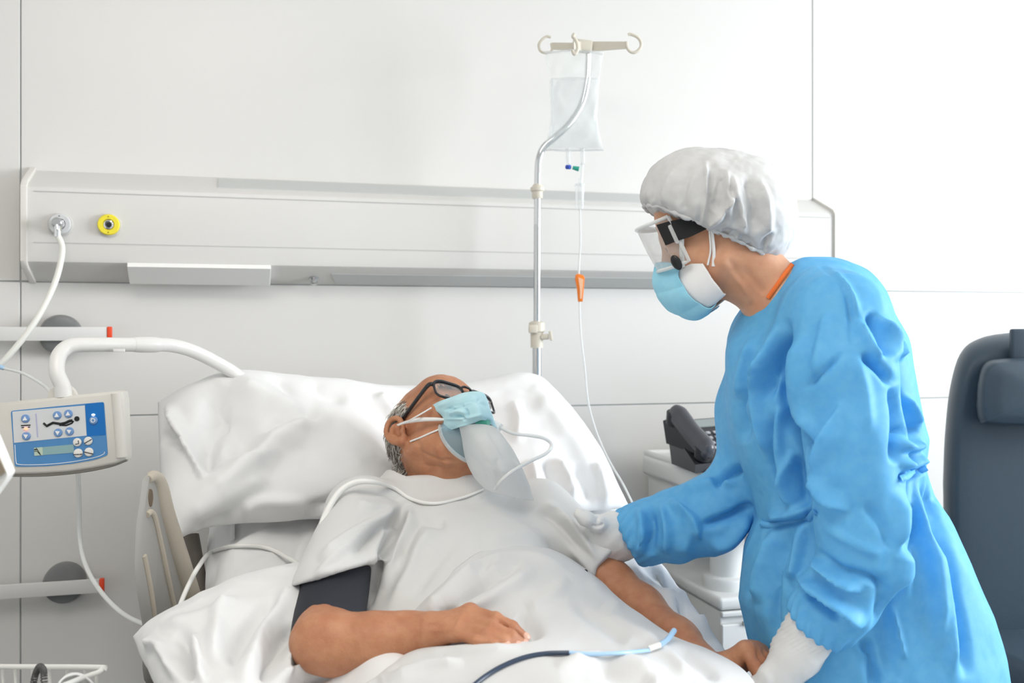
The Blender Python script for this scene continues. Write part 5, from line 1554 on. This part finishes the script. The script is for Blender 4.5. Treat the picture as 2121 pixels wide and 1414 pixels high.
v = folds(v, q, [
    ([(905, 1238), (970, 1186), (1022, 1155), (1100, 1150), (1180, 1176)], .006, 7), ([(1000, 1172), (940, 1220), (870, 1272)], .010, 12), ([(1030, 1180), (960, 1232), (905, 1275)], -.012, 14),
    ([(1045, 1158), (985, 1205), (910, 1262)], .006, 8), ([(1085, 1165), (1020, 1200), (950, 1240)], -.008, 10), ([(1110, 1180), (1050, 1215), (1000, 1245), (950, 1260)], .009, 14),
    ([(1065, 1280), (1100, 1300), (1110, 1325)], -.012, 14), ([(1180, 1200), (1130, 1240), (1090, 1262)], .006, 16), ([(1215, 1200), (1260, 1235), (1290, 1262)], .005, 10),
    ([(1180, 1240), (1250, 1290), (1300, 1330)], -.007, 16), ([(1250, 1250), (1300, 1290), (1370, 1330)], .006, 14), ([(870, 1352), (960, 1346), (1080, 1340)], .005, 9),
    ([(800, 1385), (860, 1362), (960, 1355)], -.005, 10), ([(800, 1410), (880, 1380), (960, 1370)], .008, 12), ([(1230, 1375), (1290, 1400), (1360, 1405)], -.010, 16), ([(1150, 1375), (1220, 1365), (1300, 1370), (1380, 1395)], .009, 12),
    ([(1400, 1340), (1440, 1370), (1490, 1410)], -.007, 12), ([(1340, 1330), (1390, 1360), (1430, 1400)], .006, 12), ([(790, 1405), (770, 1420), (760, 1440)], -.006, 10)])
v, q = thicken(v, q, nu, nv, .011)
blanket = tag(mesh_obj('blanket', v, q, M['blanket']), 'white blanket covering the patient from the waist down', 'blanket')

bb = bvh_of(blanket)
il = thing('catheter_line', hit(bb, 1150, 1357), 'dark and pale blue line lying across the blanket in front of the patient\'s hand', 'tube')
M['navy'] = mat('navy_tubing', (.03, .05, .09), rough=.35)
MB().tube(smooth_path(lay(bb, [(975, 1428), (1005, 1404), (1040, 1383), (1085, 1365), (1130, 1357), (1180, 1356)], .003), 6), .0034, 10).build('dark_line', M['navy'], il)
MB().tube(smooth_path(lay(bb, [(1175, 1356), (1230, 1357), (1290, 1355), (1345, 1350)], .003), 6), .0030, 10).build('blue_line', M['tube_blue'], il)
a_, b_ = hit(bb, 1342, 1350, .005), hit(bb, 1366, 1342, .006)
MB().tube([a_, b_], .0046, 14).build('white_connector', M['white'], il)
c_ = hit(bb, 1380, 1331, .006)
MB().tube(smooth_path([b_, c_, c_ + (c_ - b_) * .9 + V(0, 0, .006)], 5), [.0040] * 5 + [.0044] * 6, 12).build('blue_connector', M['tube_blue'], il)

gb = bvh_of(gown)
bp = [P(634, 1250, 1.66), P(633, 1215, 1.68), P(643, 1172, 1.71), P(655, 1130, 1.75), P(672, 1072, 1.80), P(700, 1022, 1.835), P(735, 999, 1.85), P(775, 998, 1.86)]
bp += lay(gb, [(812, 1012), (850, 1036), (900, 1046), (955, 1034), (1000, 1016)], .004)
nbp = len(bp) - 1
MB_ = MB().tube(smooth_path(bp, 8), np.interp(np.linspace(0, 1, nbp * 8 + 1), [0, .5, .64, 1], [.0062, .0060, .0040, .0026]), 12)
tag(MB_.build('cuff_air_hose', M['white_tube']), 'white air hose rising from the dark arm cuff and looping over the gown shoulder', 'hose')
mt = bvh_of(bpy.data.objects['mattress'])
pts = lay(mt, [(440, 1148), (490, 1134), (550, 1139), (605, 1162), (650, 1192)], .006)
pts = [P(366, 1275, 1.70), P(376, 1245, 1.72), P(392, 1208, 1.75), P(412, 1172, 1.78)] + pts
tag(MB().tube(smooth_path(pts, 8), .0042, 12).build('sensor_tube', M['white_tube']), 'thin white tube arching from the bed rail across the mattress beside the sleeve', 'tube')
# ================================================================ the nurse
M['gown_blue'] = mat('blue_isolation_gown', (0.175, 0.56, 0.92), rough=0.6, spec=0.4, col2=(0.135, 0.50, 0.89), nscale=70, bump=0.08, bscale=500, translucent=.25)
M['glove'] = mat('white_nitrile_glove', (0.74, 0.74, 0.73), rough=0.5)
M['cap'] = mat('white_nonwoven', (0.70, 0.71, 0.715), rough=0.8, noise=.10, nscale=45, bump=.12, bscale=300, translucent=.15)
M['paper_white'] = mat('white_respirator_fleece', (.80, .81, .82), rough=.85)
M['paper_blue'] = mat('sky_blue_mask_paper', (.34, .70, .86), rough=.75, col2=(.28, .64, .83), nscale=30)
M['orange_cloth'] = mat('orange_cloth', (.82, .17, .03), rough=.8)
M['navy_cloth'] = mat('navy_scrub_cloth', (.05, .07, .14), rough=.85)
HN = Head(P(1483, 470, 1.80), (-.87, .28, -.41), (-.40, .10, .91), 1.0)
nur = thing('person', V(.66, 1.80, 0), 'nurse in blue gown, white cap, mask and goggles leaning over the bed', 'person')
nsh = P(1738, 662, 1.655); nel = P(1788, 1130, 1.585); nwr = P(1660, 1322, 1.635)
fsh = P(1608, 700, 1.93); fel = P(1552, 985, 1.935); fwr = P(1305, 1108, 1.965)
npx = [(640, 1560, 1822), (700, 1524, 1862), (780, 1514, 1888), (860, 1516, 1908), (905, 1522, 1922), (960, 1540, 1916), (1020, 1566, 1932), (1080, 1580, 1966), (1150, 1556, 2003), (1250, 1543, 2044), (1330, 1560, 2066), (1414, 1585, 2082), (1800, 1590, 2130)]
NZ = np.array([CAMZ - (r[0] - HY) / F * 1.79 for r in npx][::-1]); NL = np.array([(r[1] - CX) / F * 1.79 for r in npx][::-1]); NR = np.array([(r[2] - 12 - CX) / F * 1.79 for r in npx][::-1])
NB_ = np.array([.17, .175, .17, .165, .16, .15, .15, .165, .185, .20, .21, .215, .23][::-1])
def column(p, grow=0.0, z0=.33, z1=1.33):
    z = p[:, 2]
    l, r, bb_ = np.interp(z, NZ, NL), np.interp(z, NZ, NR), np.interp(z, NZ, NB_)
    a = (r - l) / 2 + grow; b_ = bb_ + grow
    d = ((np.abs((p[:, 0] - (l + r) / 2) / a) ** 2.2 + np.abs((p[:, 1] - 1.80) / b_) ** 2.2) ** (1 / 2.2) - 1) * np.minimum(a, b_) * .92
    return smax(d, np.maximum(z - z1, z0 - z), .08).astype(np.float32)
collar_c = P(1602, 592, 1.785)
# ---- body: head, neck, trunk and arms in one skin
b = Body()
HN.add(b, ())
b.chain([HN(0, -.030, -.040), P(1555, 560, 1.795), P(1618, 622, 1.79)], [.055, .052, .058], .03)
b.cap(HN(0, .012, -.085), P(1585, 612, 1.79), .024, .030, .035)
b.fn(lambda p: column(p, -.05, .40, 1.20), .05)
b.chain([P(1650, 650, 1.79), nsh], [.06, .05], .05).chain([P(1640, 665, 1.79), fsh], [.055, .05], .05)
b.chain([nsh, nel, nwr], [.045, .036, .029], .03).chain([fsh, fel + V(.01, 0, -.012), fwr], [.045, .034, .028], .02)
v, q = keep_largest(*sdf_mesh(b, [.10, 1.50, .36], [.98, 2.12, 1.64], .0034))
v = relax(v, q, 1, .4)
v = folds(v, q, [([(1510, 560), (1545, 600), (1556, 632)], .003, 6), ([(1535, 550), (1570, 590), (1585, 610)], -.0025, 8), ([(1505, 530), (1525, 560), (1540, 590)], -.002, 8)])
mesh_obj('body', v, q, M['skin_nurse'], nur)
for s_ in (1, -1):
    e = MB().sphere(HN(s_ * .032, .0785, .0), .0152, HN.fr, 0, 20).build('eyeball', M['eye'], nur)
    MB().lathe(HN(s_ * .032, .0925, -.003), HN.y, [(0, .0058), (.0014, .0054), (.002, .003)], 20).build('iris', M['iris'], e)
# ---- gown
cw1 = unit(P(1660, 1322, 1.635) - P(1740, 1235, 1.60)); cw2 = unit(fwr - fel)
def cut_chain(pts, rs, end, ax_, k=.02):
    bb_ = Body().chain(pts, rs, k); ax_ = unit(ax_).astype(np.float32); end = end.astype(np.float32)
    return lambda p: smax(bb_(p), (p - end) @ ax_, .004)
g_ = Body()
g_.fn(lambda p: column(p), .02)
g_.chain([nsh + V(0, .0, -.005), P(1690, 645, 1.76), P(1630, 668, 1.86), fsh], [.078, .074, .070, .068], .05)
g_.chain([P(1660, 606, 1.79), P(1735, 640, 1.80), P(1785, 722, 1.80)], [.052, .066, .066], .05)
g_.cap(P(1612, 652, 1.79), P(1592, 740, 1.78), .040, .052, .05)
g_.chain([nsh + V(-.004, 0, -.004), P(1752, 780, 1.605), P(1772, 905, 1.585), P(1776, 985, 1.58)], [.079, .073, .069, .066], .035)
g_.chain([P(1776, 985, 1.58), P(1782, 1090, 1.58), P(1782, 1168, 1.585)], [.066, .064, .060], .02)
g_.fn(cut_chain([P(1782, 1168, 1.585), P(1740, 1235, 1.60), P(1702, 1275, 1.615), P(1680, 1302, 1.62)], [.060, .059, .052, .046], P(1684, 1296, 1.62), cw1), .02)
g_.chain([fsh, P(1568, 850, 1.935), fel], [.075, .068, .062], .04)
g_.fn(cut_chain([fel, P(1470, 1068, 1.935), P(1395, 1092, 1.945), P(1335, 1102, 1.955), P(1300, 1106, 1.963)], [.058, .069, .064, .058, .046], P(1297, 1108, 1.963), cw2), .02)
def above(p):
    q_ = p - P(1600, 590, 1.79).astype(np.float32)
    n_ = unit(V(-.73, 0, .68)).astype(np.float32)
    return np.maximum(-(q_ @ n_), np.linalg.norm(p - P(1560, 560, 1.79).astype(np.float32), axis=1) - .17)
g_.fn(above, .006, '-')
v, q = keep_largest(*sdf_mesh(g_, [.16, 1.44, .30], [1.08, 2.14, 1.48], .0042))
v = relax(v, q, 2, .5)
n = normals(v, q)
# crumple: long soft folds running down the cloth
a_ = np.stack([v[:, 0] * 9, v[:, 1] * 9, v[:, 2] * 3.2], 1)
v = v + n * (ridged(a_ + 2) * .0045 + fbm(a_ * 2.1 + 8, 2) * .003)[:, None]
x_, y_ = project(v)
# gathers of the two cuffs
def gathers(v, n, c, axis, rad, amp, freq):
    r = v - c; ax_ = r @ axis
    e1 = unit(np.cross(axis, V(0, 0, 1))); e2 = np.cross(axis, e1)
    th = np.arctan2(r @ e2, r @ e1)
    w = np.exp(-(ax_ / rad) ** 2) * (np.linalg.norm(r - ax_[:, None] * axis, axis=1) < .1)
    return v + n * (amp * np.sin(th * freq + 3 * np.sin(ax_ * 60)) * w)[:, None]
n = normals(v, q)
v = gathers(v, n, P(1690, 1285, 1.62), cw1, .028, .0022, 17)
v = gathers(v, n, P(1308, 1106, 1.963), cw2, .028, .0022, 17)
v = folds(v, q, [
    ([(1697, 547), (1735, 580), (1758, 625), (1765, 722)], -.006, 5), ([(1712, 555), (1755, 600), (1780, 660)], .006, 8),
    ([(1612, 668), (1588, 760), (1563, 815), (1553, 880)], .014, 9), ([(1630, 690), (1606, 770), (1585, 830)], -.012, 10), ([(1600, 722), (1576, 790), (1576, 874), (1600, 962)], .012, 9),
    ([(1590, 760), (1545, 850), (1540, 920)], -.010, 12), ([(1560, 700), (1540, 760), (1530, 830)], .008, 10), ([(1640, 800), (1612, 880), (1620, 960), (1640, 1040)], .010, 10),
    ([(1630, 655), (1622, 760), (1630, 861), (1663, 902), (1702, 1005)], -.022, 10), ([(1600, 850), (1600, 940), (1625, 1020)], -.010, 9), ([(1655, 940), (1660, 1000), (1672, 1050)], -.012, 10), ([(1640, 930), (1630, 1000), (1650, 1060)], .010, 9),
    ([(1744, 728), (1705, 770), (1668, 806)], -.006, 5), ([(1665, 690), (1650, 760), (1660, 850), (1690, 920)], .010, 14),
    ([(1715, 640), (1700, 720), (1690, 790)], .007, 12), ([(1768, 730), (1790, 810), (1800, 900)], .006, 14),
    ([(1785, 735), (1820, 760), (1855, 800)], -.016, 9), ([(1797, 646), (1825, 690), (1842, 738)], -.016, 9), ([(1815, 655), (1850, 700), (1862, 750)], .012, 9), ([(1775, 660), (1800, 715), (1825, 750)], .009, 9),
    ([(1850, 800), (1860, 870), (1852, 960)], -.020, 9), ([(1850, 880), (1880, 890), (1905, 880)], -.014, 9), ([(1850, 905), (1880, 925), (1912, 915)], .012, 9), ([(1866, 820), (1885, 850), (1900, 900)], .012, 9),
    ([(1742, 830), (1705, 920), (1692, 985), (1718, 1035), (1760, 1062)], .016, 11, 's'), ([(1745, 870), (1720, 950), (1735, 1010)], .004, 16),
    ([(1690, 1140), (1740, 1180), (1800, 1195), (1850, 1230)], -.010, 9), ([(1685, 1155), (1730, 1200), (1785, 1225)], .016, 9, 's'), ([(1650, 1195), (1700, 1235), (1750, 1270), (1790, 1298)], .016, 10, 's'), ([(1660, 1215), (1700, 1255), (1745, 1285)], -.012, 8),
    ([(1700, 1080), (1760, 1120), (1830, 1150)], .005, 12), ([(1790, 1040), (1830, 1090), (1850, 1140)], -.006, 12),
    ([(1893, 985), (1886, 1089), (1862, 1155)], -.012, 10), ([(1912, 985), (1940, 1080), (1985, 1278), (2004, 1404)], -.014, 12), ([(1885, 990), (1900, 1080), (1930, 1200), (1950, 1350)], .014, 13), ([(1860, 1010), (1870, 1120), (1875, 1250)], .010, 13),
    ([(1846, 1253), (1862, 1320), (1874, 1367)], .007, 5), ([(1790, 1320), (1805, 1370), (1815, 1430)], -.012, 12), ([(1920, 1100), (1960, 1250), (1975, 1414)], .010, 14), ([(1830, 1180), (1830, 1300), (1850, 1414)], -.008, 16),
    ([(1610, 1092), (1575, 1180), (1570, 1250)], .010, 11), ([(1640, 1085), (1610, 1170), (1600, 1260), (1610, 1330)], -.012, 11), ([(1665, 1075), (1650, 1160), (1640, 1200)], .009, 10), ([(1592, 1092), (1560, 1190), (1552, 1240)], -.006, 8),
    ([(1590, 1072), (1640, 1066), (1690, 1048)], .010, 12), ([(1583, 1086), (1640, 1082), (1692, 1063)], -.014, 7), ([(1862, 993), (1890, 980), (1918, 966)], -.014, 7), ([(1865, 968), (1890, 955), (1915, 945)], .012, 12),
    ([(1560, 1045), (1515, 1068), (1450, 1090)], -.016, 9), ([(1385, 1035), (1440, 1070), (1450, 1120)], .012, 9, 'r'), ([(1480, 1010), (1500, 985), (1540, 970)], -.016, 9), ([(1400, 1020), (1470, 1000), (1530, 1000)], .008, 10), ([(1345, 1050), (1352, 1100), (1345, 1150)], -.012, 8), ([(1325, 1050), (1330, 1100), (1322, 1150)], .010, 8), ([(1370, 1040), (1382, 1100), (1378, 1150)], .010, 9), ([(1420, 1060), (1425, 1110), (1410, 1150)], .006, 12),
    ([(1470, 1130), (1510, 1120), (1555, 1060)], .010, 12)], gain=1.7)
ng = mesh_obj('isolation_gown', v, q, M['gown_blue'], nur)
gbv = bvh_of(ng)
def belt(pts, name):
    p = lay(gbv, pts, .005)
    return band(p, [.0105] * len(p), M['gown_blue'], name, ng, .0025)
belt([(1580, 1083), (1588, 1089), (1610, 1088), (1640, 1081), (1668, 1071), (1694, 1059)], 'waist_tie')
belt([(1860, 992), (1876, 985), (1892, 978), (1906, 970), (1916, 963)], 'waist_tie')
# collar binding and the orange top beneath
nbv = bvh_of([o for o in nur.children if o.name.startswith('body')][0])
osc = lay(nbv, [(1592, 618), (1603, 602), (1616, 583), (1628, 565), (1640, 549)], .003)
if len(osc) > 2: band(osc, [.008] * len(osc), M['orange_cloth'], 'orange_collar', nur, .002)
# ---- gloves
def glove(paths_fn, lo, hi, name, label):
    b = Body(); paths_fn(b)
    v, q = keep_largest(*sdf_mesh(b, lo, hi, .0022))
    v = relax(v, q, 1, .4)
    n = normals(v, q)
    v = v + n * (ridged(v * 26) * .0008 + fbm(v * 60, 2) * .0006)[:, None]
    return v, q
def gl_right(b):
    hand(b, P(1296, 1104, 1.97), unit(V(-.62, .22, -.52)), unit(V(-.30, -.80, .45) * -1 + V(.0, -1.6, .9)), unit(V(-.62, -.10, .78)), 1.02,
         [(.35, .55, .4), (.45, .6, .4), (.5, .6, .4), (.55, .6, .4)], .03, rw=.033, fat=1.15, k=.006,
         thumb=[])
    b.chain([P(1268, 1090, 1.955), P(1238, 1084, 1.925), P(1214, 1074, 1.915), P(1200, 1064, 1.912)], [.020, .0150, .0132, .0105], .010)
    b.cap(P(1325, 1103, 1.965), P(1270, 1107, 1.965), .040, .040, .02)
    b.flat(P(1290, 1105, 1.965), P(1248, 1112, 1.955), .042, .037, V(0, 1, .3), .62, .02)
v, q = glove(gl_right, [.06, 1.84, .80], [.34, 2.08, 1.03], '', '')
v = folds(v, q, [([(1224, 1088), (1240, 1090), (1252, 1083)], -.003, 3), ([(1243, 1065), (1236, 1078), (1240, 1090)], -.0015, 3), ([(1290, 1062), (1300, 1100), (1296, 1140)], -.002, 4)])
gr = mesh_obj('glove', v, q, M['glove'], nur); gr['label'] = 'white glove on the hand holding the patient\'s upper arm'
def gl_left(b):
    hand(b, P(1655, 1345, 1.635), unit(V(-.38, .10, -.90)), unit(V(.65, -.55, .1)), unit(V(-.6, .5, .55)), 1.02,
         [(.5, .8, .5), (.5, .8, .5), (.5, .8, .5), (.5, .8, .5)], .04, rw=.032, fat=1.15, k=.006,
         thumb=[(.75, .55, -.2, .042), (.95, .25, -.2, .032), (.97, .1, -.2, .026)])
    b.cap(P(1692, 1285, 1.618), P(1654, 1345, 1.635), .044, .041, .02)
v, q = glove(gl_left, [.36, 1.52, .62], [.58, 1.78, .90], '', '')
n = normals(v, q); x_, y_ = project(v)
v = v + n * (.0009 * np.sin((y_ + .55 * x_) * .62) * np.clip((1370 - y_) / 40, 0, 1))[:, None]      # ribbed cuff
gl2 = mesh_obj('glove', v, q, M['glove'], nur); gl2['label'] = 'white ribbed glove holding the patient\'s hand'
# ---- bouffant cap
c_ = Body()
c_.ell(P(1473, 418, 1.80), (.117, .108, .090), rot_frame(V(.95, 0, -.30), V(0, 1, 0), V(.30, 0, .95)), .02)
c_.ell(P(1556, 450, 1.80), (.075, .094, .094), None, .05)
c_.ell(P(1420, 420, 1.80), (.066, .090, .060), rot_frame(V(.9, 0, -.43), V(0, 1, 0), V(.43, 0, .9)), .04)
nb_ = unit(V(-.41, .04, -.91)); pr_ = P(1470, 484, 1.80)
cap_open = lambda p: c_(p)
capf = lambda p: smax(c_(p), (p - pr_.astype(np.float32)) @ nb_.astype(np.float32), .018)
v, q = keep_largest(*sdf_mesh(capf, [.20, 1.64, 1.34], [.54, 1.96, 1.66], .0026))
v = relax(v, q, 2, .5)
n = normals(v, q)
e1 = unit(np.cross(nb_, V(0, 1, 0))); e2 = np.cross(nb_, e1)
r = v - pr_; h = -(r @ nb_); th = np.arctan2(r @ e2, r @ e1)
ring = np.exp(-np.maximum(h, 0) / .030)
v = v + n * .003 + n * (.0015 * np.sin(th * 34 + 2.5 * perlin(v * 30)) * ring + fbm(v * np.array([22, 22, 22]), 3) * .0032 + ridged(v * 13 + 4) * .0018)[:, None]
v = folds(v, q, [
    ([(1462, 330), (1463, 400), (1456, 470)], .006, 5), ([(1475, 340), (1470, 410), (1468, 460)], -.006, 9), ([(1525, 395), (1500, 440), (1462, 476)], .009, 6), ([(1505, 350), (1508, 400), (1512, 430), (1510, 460)], .006, 5), ([(1515, 360), (1530, 410), (1538, 450), (1540, 490)], .007, 7),
    ([(1495, 350), (1488, 400), (1478, 440)], -.006, 8), ([(1545, 360), (1560, 420), (1562, 480)], -.006, 9), ([(1570, 370), (1590, 430), (1590, 500)], .006, 9), ([(1400, 350), (1380, 390), (1375, 430)], .004, 8), ([(1430, 345), (1415, 400), (1420, 450)], -.004, 10),
    ([(1400, 456), (1430, 462), (1450, 480)], -.006, 6), ([(1490, 478), (1530, 488), (1560, 505)], -.005, 7), ([(1600, 480), (1585, 500), (1580, 520)], -.006, 6), ([(1352, 410), (1356, 425), (1364, 437)], .003, 5)], gain=1.8)
capo = mesh_obj('bouffant_cap', v, q, M['cap'], nur)
# elastic rim
rimp = []
for k in range(120):
    a = 2 * math.pi * k / 120; dr = math.cos(a) * e1 + math.sin(a) * e2
    lo_, hi_ = 0.0, .2
    for _ in range(24):
        m__ = (lo_ + hi_) / 2
        if float(c_((pr_ + dr * m__)[None].astype(np.float32))[0]) < 0: lo_ = m__
        else: hi_ = m__
    rimp.append(pr_ + dr * (lo_ - .004 + .0012 * math.sin(a * 31)) + nb_ * (.001 + .0010 * math.sin(a * 23 + 1) + .001 * math.sin(a * 9)))
rimp.append(rimp[0])
MB().tube(rimp, [.0036 + .0012 * math.sin(k * 1.7) + .0008 * math.sin(k * .61) for k in range(121)], 10, caps=False).build('elastic_rim', M['cap'], capo)
# ---- masks
mg = [[(0, .120, -.016), (.022, .101, -.025), (.050, .076, -.040), (.067, .042, -.056)],
      [(0, .138, -.045), (.030, .117, -.052), (.056, .086, -.060), (.071, .040, -.071)],
      [(0, .141, -.075), (.034, .121, -.080), (.059, .085, -.085), (.072, .038, -.088)],
      [(0, .129, -.105), (.032, .111, -.107), (.056, .078, -.107), (.069, .034, -.105)],
      [(0, .102, -.131), (.026, .090, -.129), (.047, .066, -.124), (.062, .032, -.117)],
      [(0, .072, -.132), (.022, .066, -.130), (.042, .052, -.125), (.057, .030, -.119)]]
def mask_grid(off, umax):
    rows_ = []
    for r_ in mg:
        full = [(-x, y, z) for x, y, z in r_[:0:-1]] + list(r_)
        full = cr_interp(np.array(full), 61)
        c = np.array([0, .03, -.075])
        sel = full[int(30 - 30 * umax):int(30 + 30 * umax) + 1]
        d = sel - c; d /= np.linalg.norm(d, axis=1)[:, None]
        rows_.append(sel + d * off)
    return np.array([[HN(*p) for p in r_] for r_ in rows_])
v, q = patch(mask_grid(.0, 1.0)[:, ::3], 60, 90)
v, q = thicken(v, q, 60, 90, .0025)
MB().add(v, q).build('respirator', M['paper_white'], nur, sharp=None)
v, q = patch(mask_grid(.0045, .66)[:, ::2], 90, 90)
x__ = np.repeat(np.linspace(0, 1, 90), 90)
n = normals(v, q)
if (n @ HN.y).sum() < 0: n = -n
v = v + n * (.0026 * np.abs(np.sin(x__ * math.pi * 3.0)) ** .6 + fbm(v * 35, 2) * .0012)[:, None]
v = folds(v, q, [([(1385, 600), (1400, 580), (1408, 570)], -.004, 3), ([(1400, 570), (1408, 600), (1402, 630)], .003, 4), ([(1425, 580), (1428, 610), (1425, 640)], -.003, 3.5), ([(1435, 575), (1440, 610), (1436, 638)], .003, 4), ([(1395, 580), (1412, 590), (1420, 575)], .002, 4), ([(1380, 575), (1400, 600), (1430, 640)], -.002, 4)], gain=2.2)
v, q = thicken(v, q, 90, 90, .0015)
MB().add(v, q).build('surgical_mask', M['paper_blue'], nur, sharp=None)
band([HN(-.060, .078, -.046), HN(-.074, .066, -.020), HN(-.0805, .054, .004)], [.0085, .0085, .008], M['elastic'], 'mask_strap', nur)
band([HN(-.070, .036, -.062), HN(-.075, .020, -.040), HN(-.081, .008, -.010)], [.0035, .0035, .0035], M['elastic'], 'mask_strap', nur)
band([HN(-.071, .028, -.068), HN(-.076, .016, -.045), HN(-.082, .004, -.012)], [.0060, .0055, .005], M['elastic'], 'mask_strap', nur)
# ---- trousers and clogs below the gown
for d_, nm in ((-.09, 'l'), (.10, 'r')):
    lg = MB().tube([V(.68, 1.80 + d_, .50), V(.68, 1.80 + d_, .25), V(.69, 1.80 + d_, .09)], [.085, .075, .07], 20).build('trouser_leg', M['navy_cloth'], nur)
    MB().sphere(V(.645, 1.80 + d_, .045), (.135, .048, .050), None, 0, 20).build('clog', M['white'], nur)

# ================================================================ goggles
M['gog'] = film('clear_goggle_plastic', (.90, .92, .92), .20, .06, (.95, .96, .96))
M['gog2'] = film('milky_goggle_frame', (.88, .90, .90), .50, .15, (.95, .96, .96))
gg = thing('safety_goggles', HN(0, .12, .01), 'clear safety goggles with black strap on the nurse, under the white cap', 'goggles')
def gp(a, w, off=0.0):
    'angle round the face, height 0..1'
    z = -.036 + .086 * w
    if abs(a) < .6: z = max(z, -.036 + .086 * w)
    R = .074 + .004 * w + off
    return HN(R * 1.05 * math.sin(a), .052 + (R + .004) * math.cos(a) * (1.0 - .04 * abs(w - .5)), z + .006 * math.cos(a * 2))
n1, n2 = 44, 12
vs = [gp(-1.45 + 2.9 * i / (n1 - 1), j / (n2 - 1)) for i in range(n1) for j in range(n2)]
fs = [[i * n2 + j, i * n2 + j + 1, (i + 1) * n2 + j + 1, (i + 1) * n2 + j] for i in range(n1 - 1) for j in range(n2 - 1)]
MB().add(vs, fs).build('lens', M['gog'], gg, sharp=None)
fr_g = [gp(a, 1.0) for a in np.linspace(-1.45, 1.45, 30)] + [gp(1.45, w) for w in np.linspace(1, 0, 6)[1:]] + [gp(a, 0.0) for a in np.linspace(1.45, -1.45, 30)[1:]] + [gp(-1.45, w) for w in np.linspace(0, 1, 6)[1:]]
MB().tube(fr_g, .0034, 10, caps=False).build('frame', M['gog2'], gg)
# soft skirt from the frame back to the face
vs = []
for i in range(40):
    a = -1.5 + 3.0 * i / 39
    for w_, r_ in ((1.0, 0), (1.02, -.010), (1.0, -.020)): vs.append(gp(a, w_, r_))
fs = [[i * 3 + j, i * 3 + j + 1, (i + 1) * 3 + j + 1, (i + 1) * 3 + j] for i in range(39) for j in range(2)]
MB().add(vs, fs).build('top_skirt', M['gog2'], gg, sharp=None)
for s_ in (-1, 1):
    MB().box(gp(s_ * 1.40, .62, .001), (.008, .010, .036), rot_frame(HN.y, HN.x, HN.z), .003).build('strap_lug', M['gog2'], gg)
    c = gp(s_ * 1.18, .06, .004); nn3 = unit(c - HN(0, .05, -.02))
    e1_ = unit(np.cross(nn3, HN.z)); MB().sphere(c, (.0095, .0145, .005), rot_frame(e1_, unit(np.cross(e1_, nn3)), nn3), 0, 18).build('vent', M['black'], gg)
    p = smooth_path([HN(s_ * .0755, .085, .020), HN(s_ * .0815, .060, .016), HN(s_ * .0835, .030, .010), HN(s_ * .083, -.02, .006), HN(s_ * .070, -.075, .006), HN(0, -.118, .006)], 8)
    w_ = np.interp(np.linspace(0, 1, len(p)), [0, .3, .5, 1], [.040, .036, .026, .020])
    vs = []
    out_ = unit_rows(p - HN(0, 0, .01))
    for q_, ww, o_ in zip(p, w_, out_): vs += [q_ + HN.z * ww / 2, q_ - HN.z * ww / 2, q_ + HN.z * ww / 2 + o_ * .003, q_ - HN.z * ww / 2 + o_ * .003]
    fs = []
    for i in range(len(p) - 1):
        a0, b0 = 4 * i, 4 * (i + 1)
        fs += [[a0 + 2, a0 + 3, b0 + 3, b0 + 2], [a0, b0, b0 + 1, a0 + 1], [a0, a0 + 2, b0 + 2, b0], [a0 + 1, b0 + 1, b0 + 3, a0 + 3]]
    MB().add(vs, fs).build('strap', M['black'] if False else mat('black_elastic_strap', (.012, .012, .013), .8), gg, sharp=30)
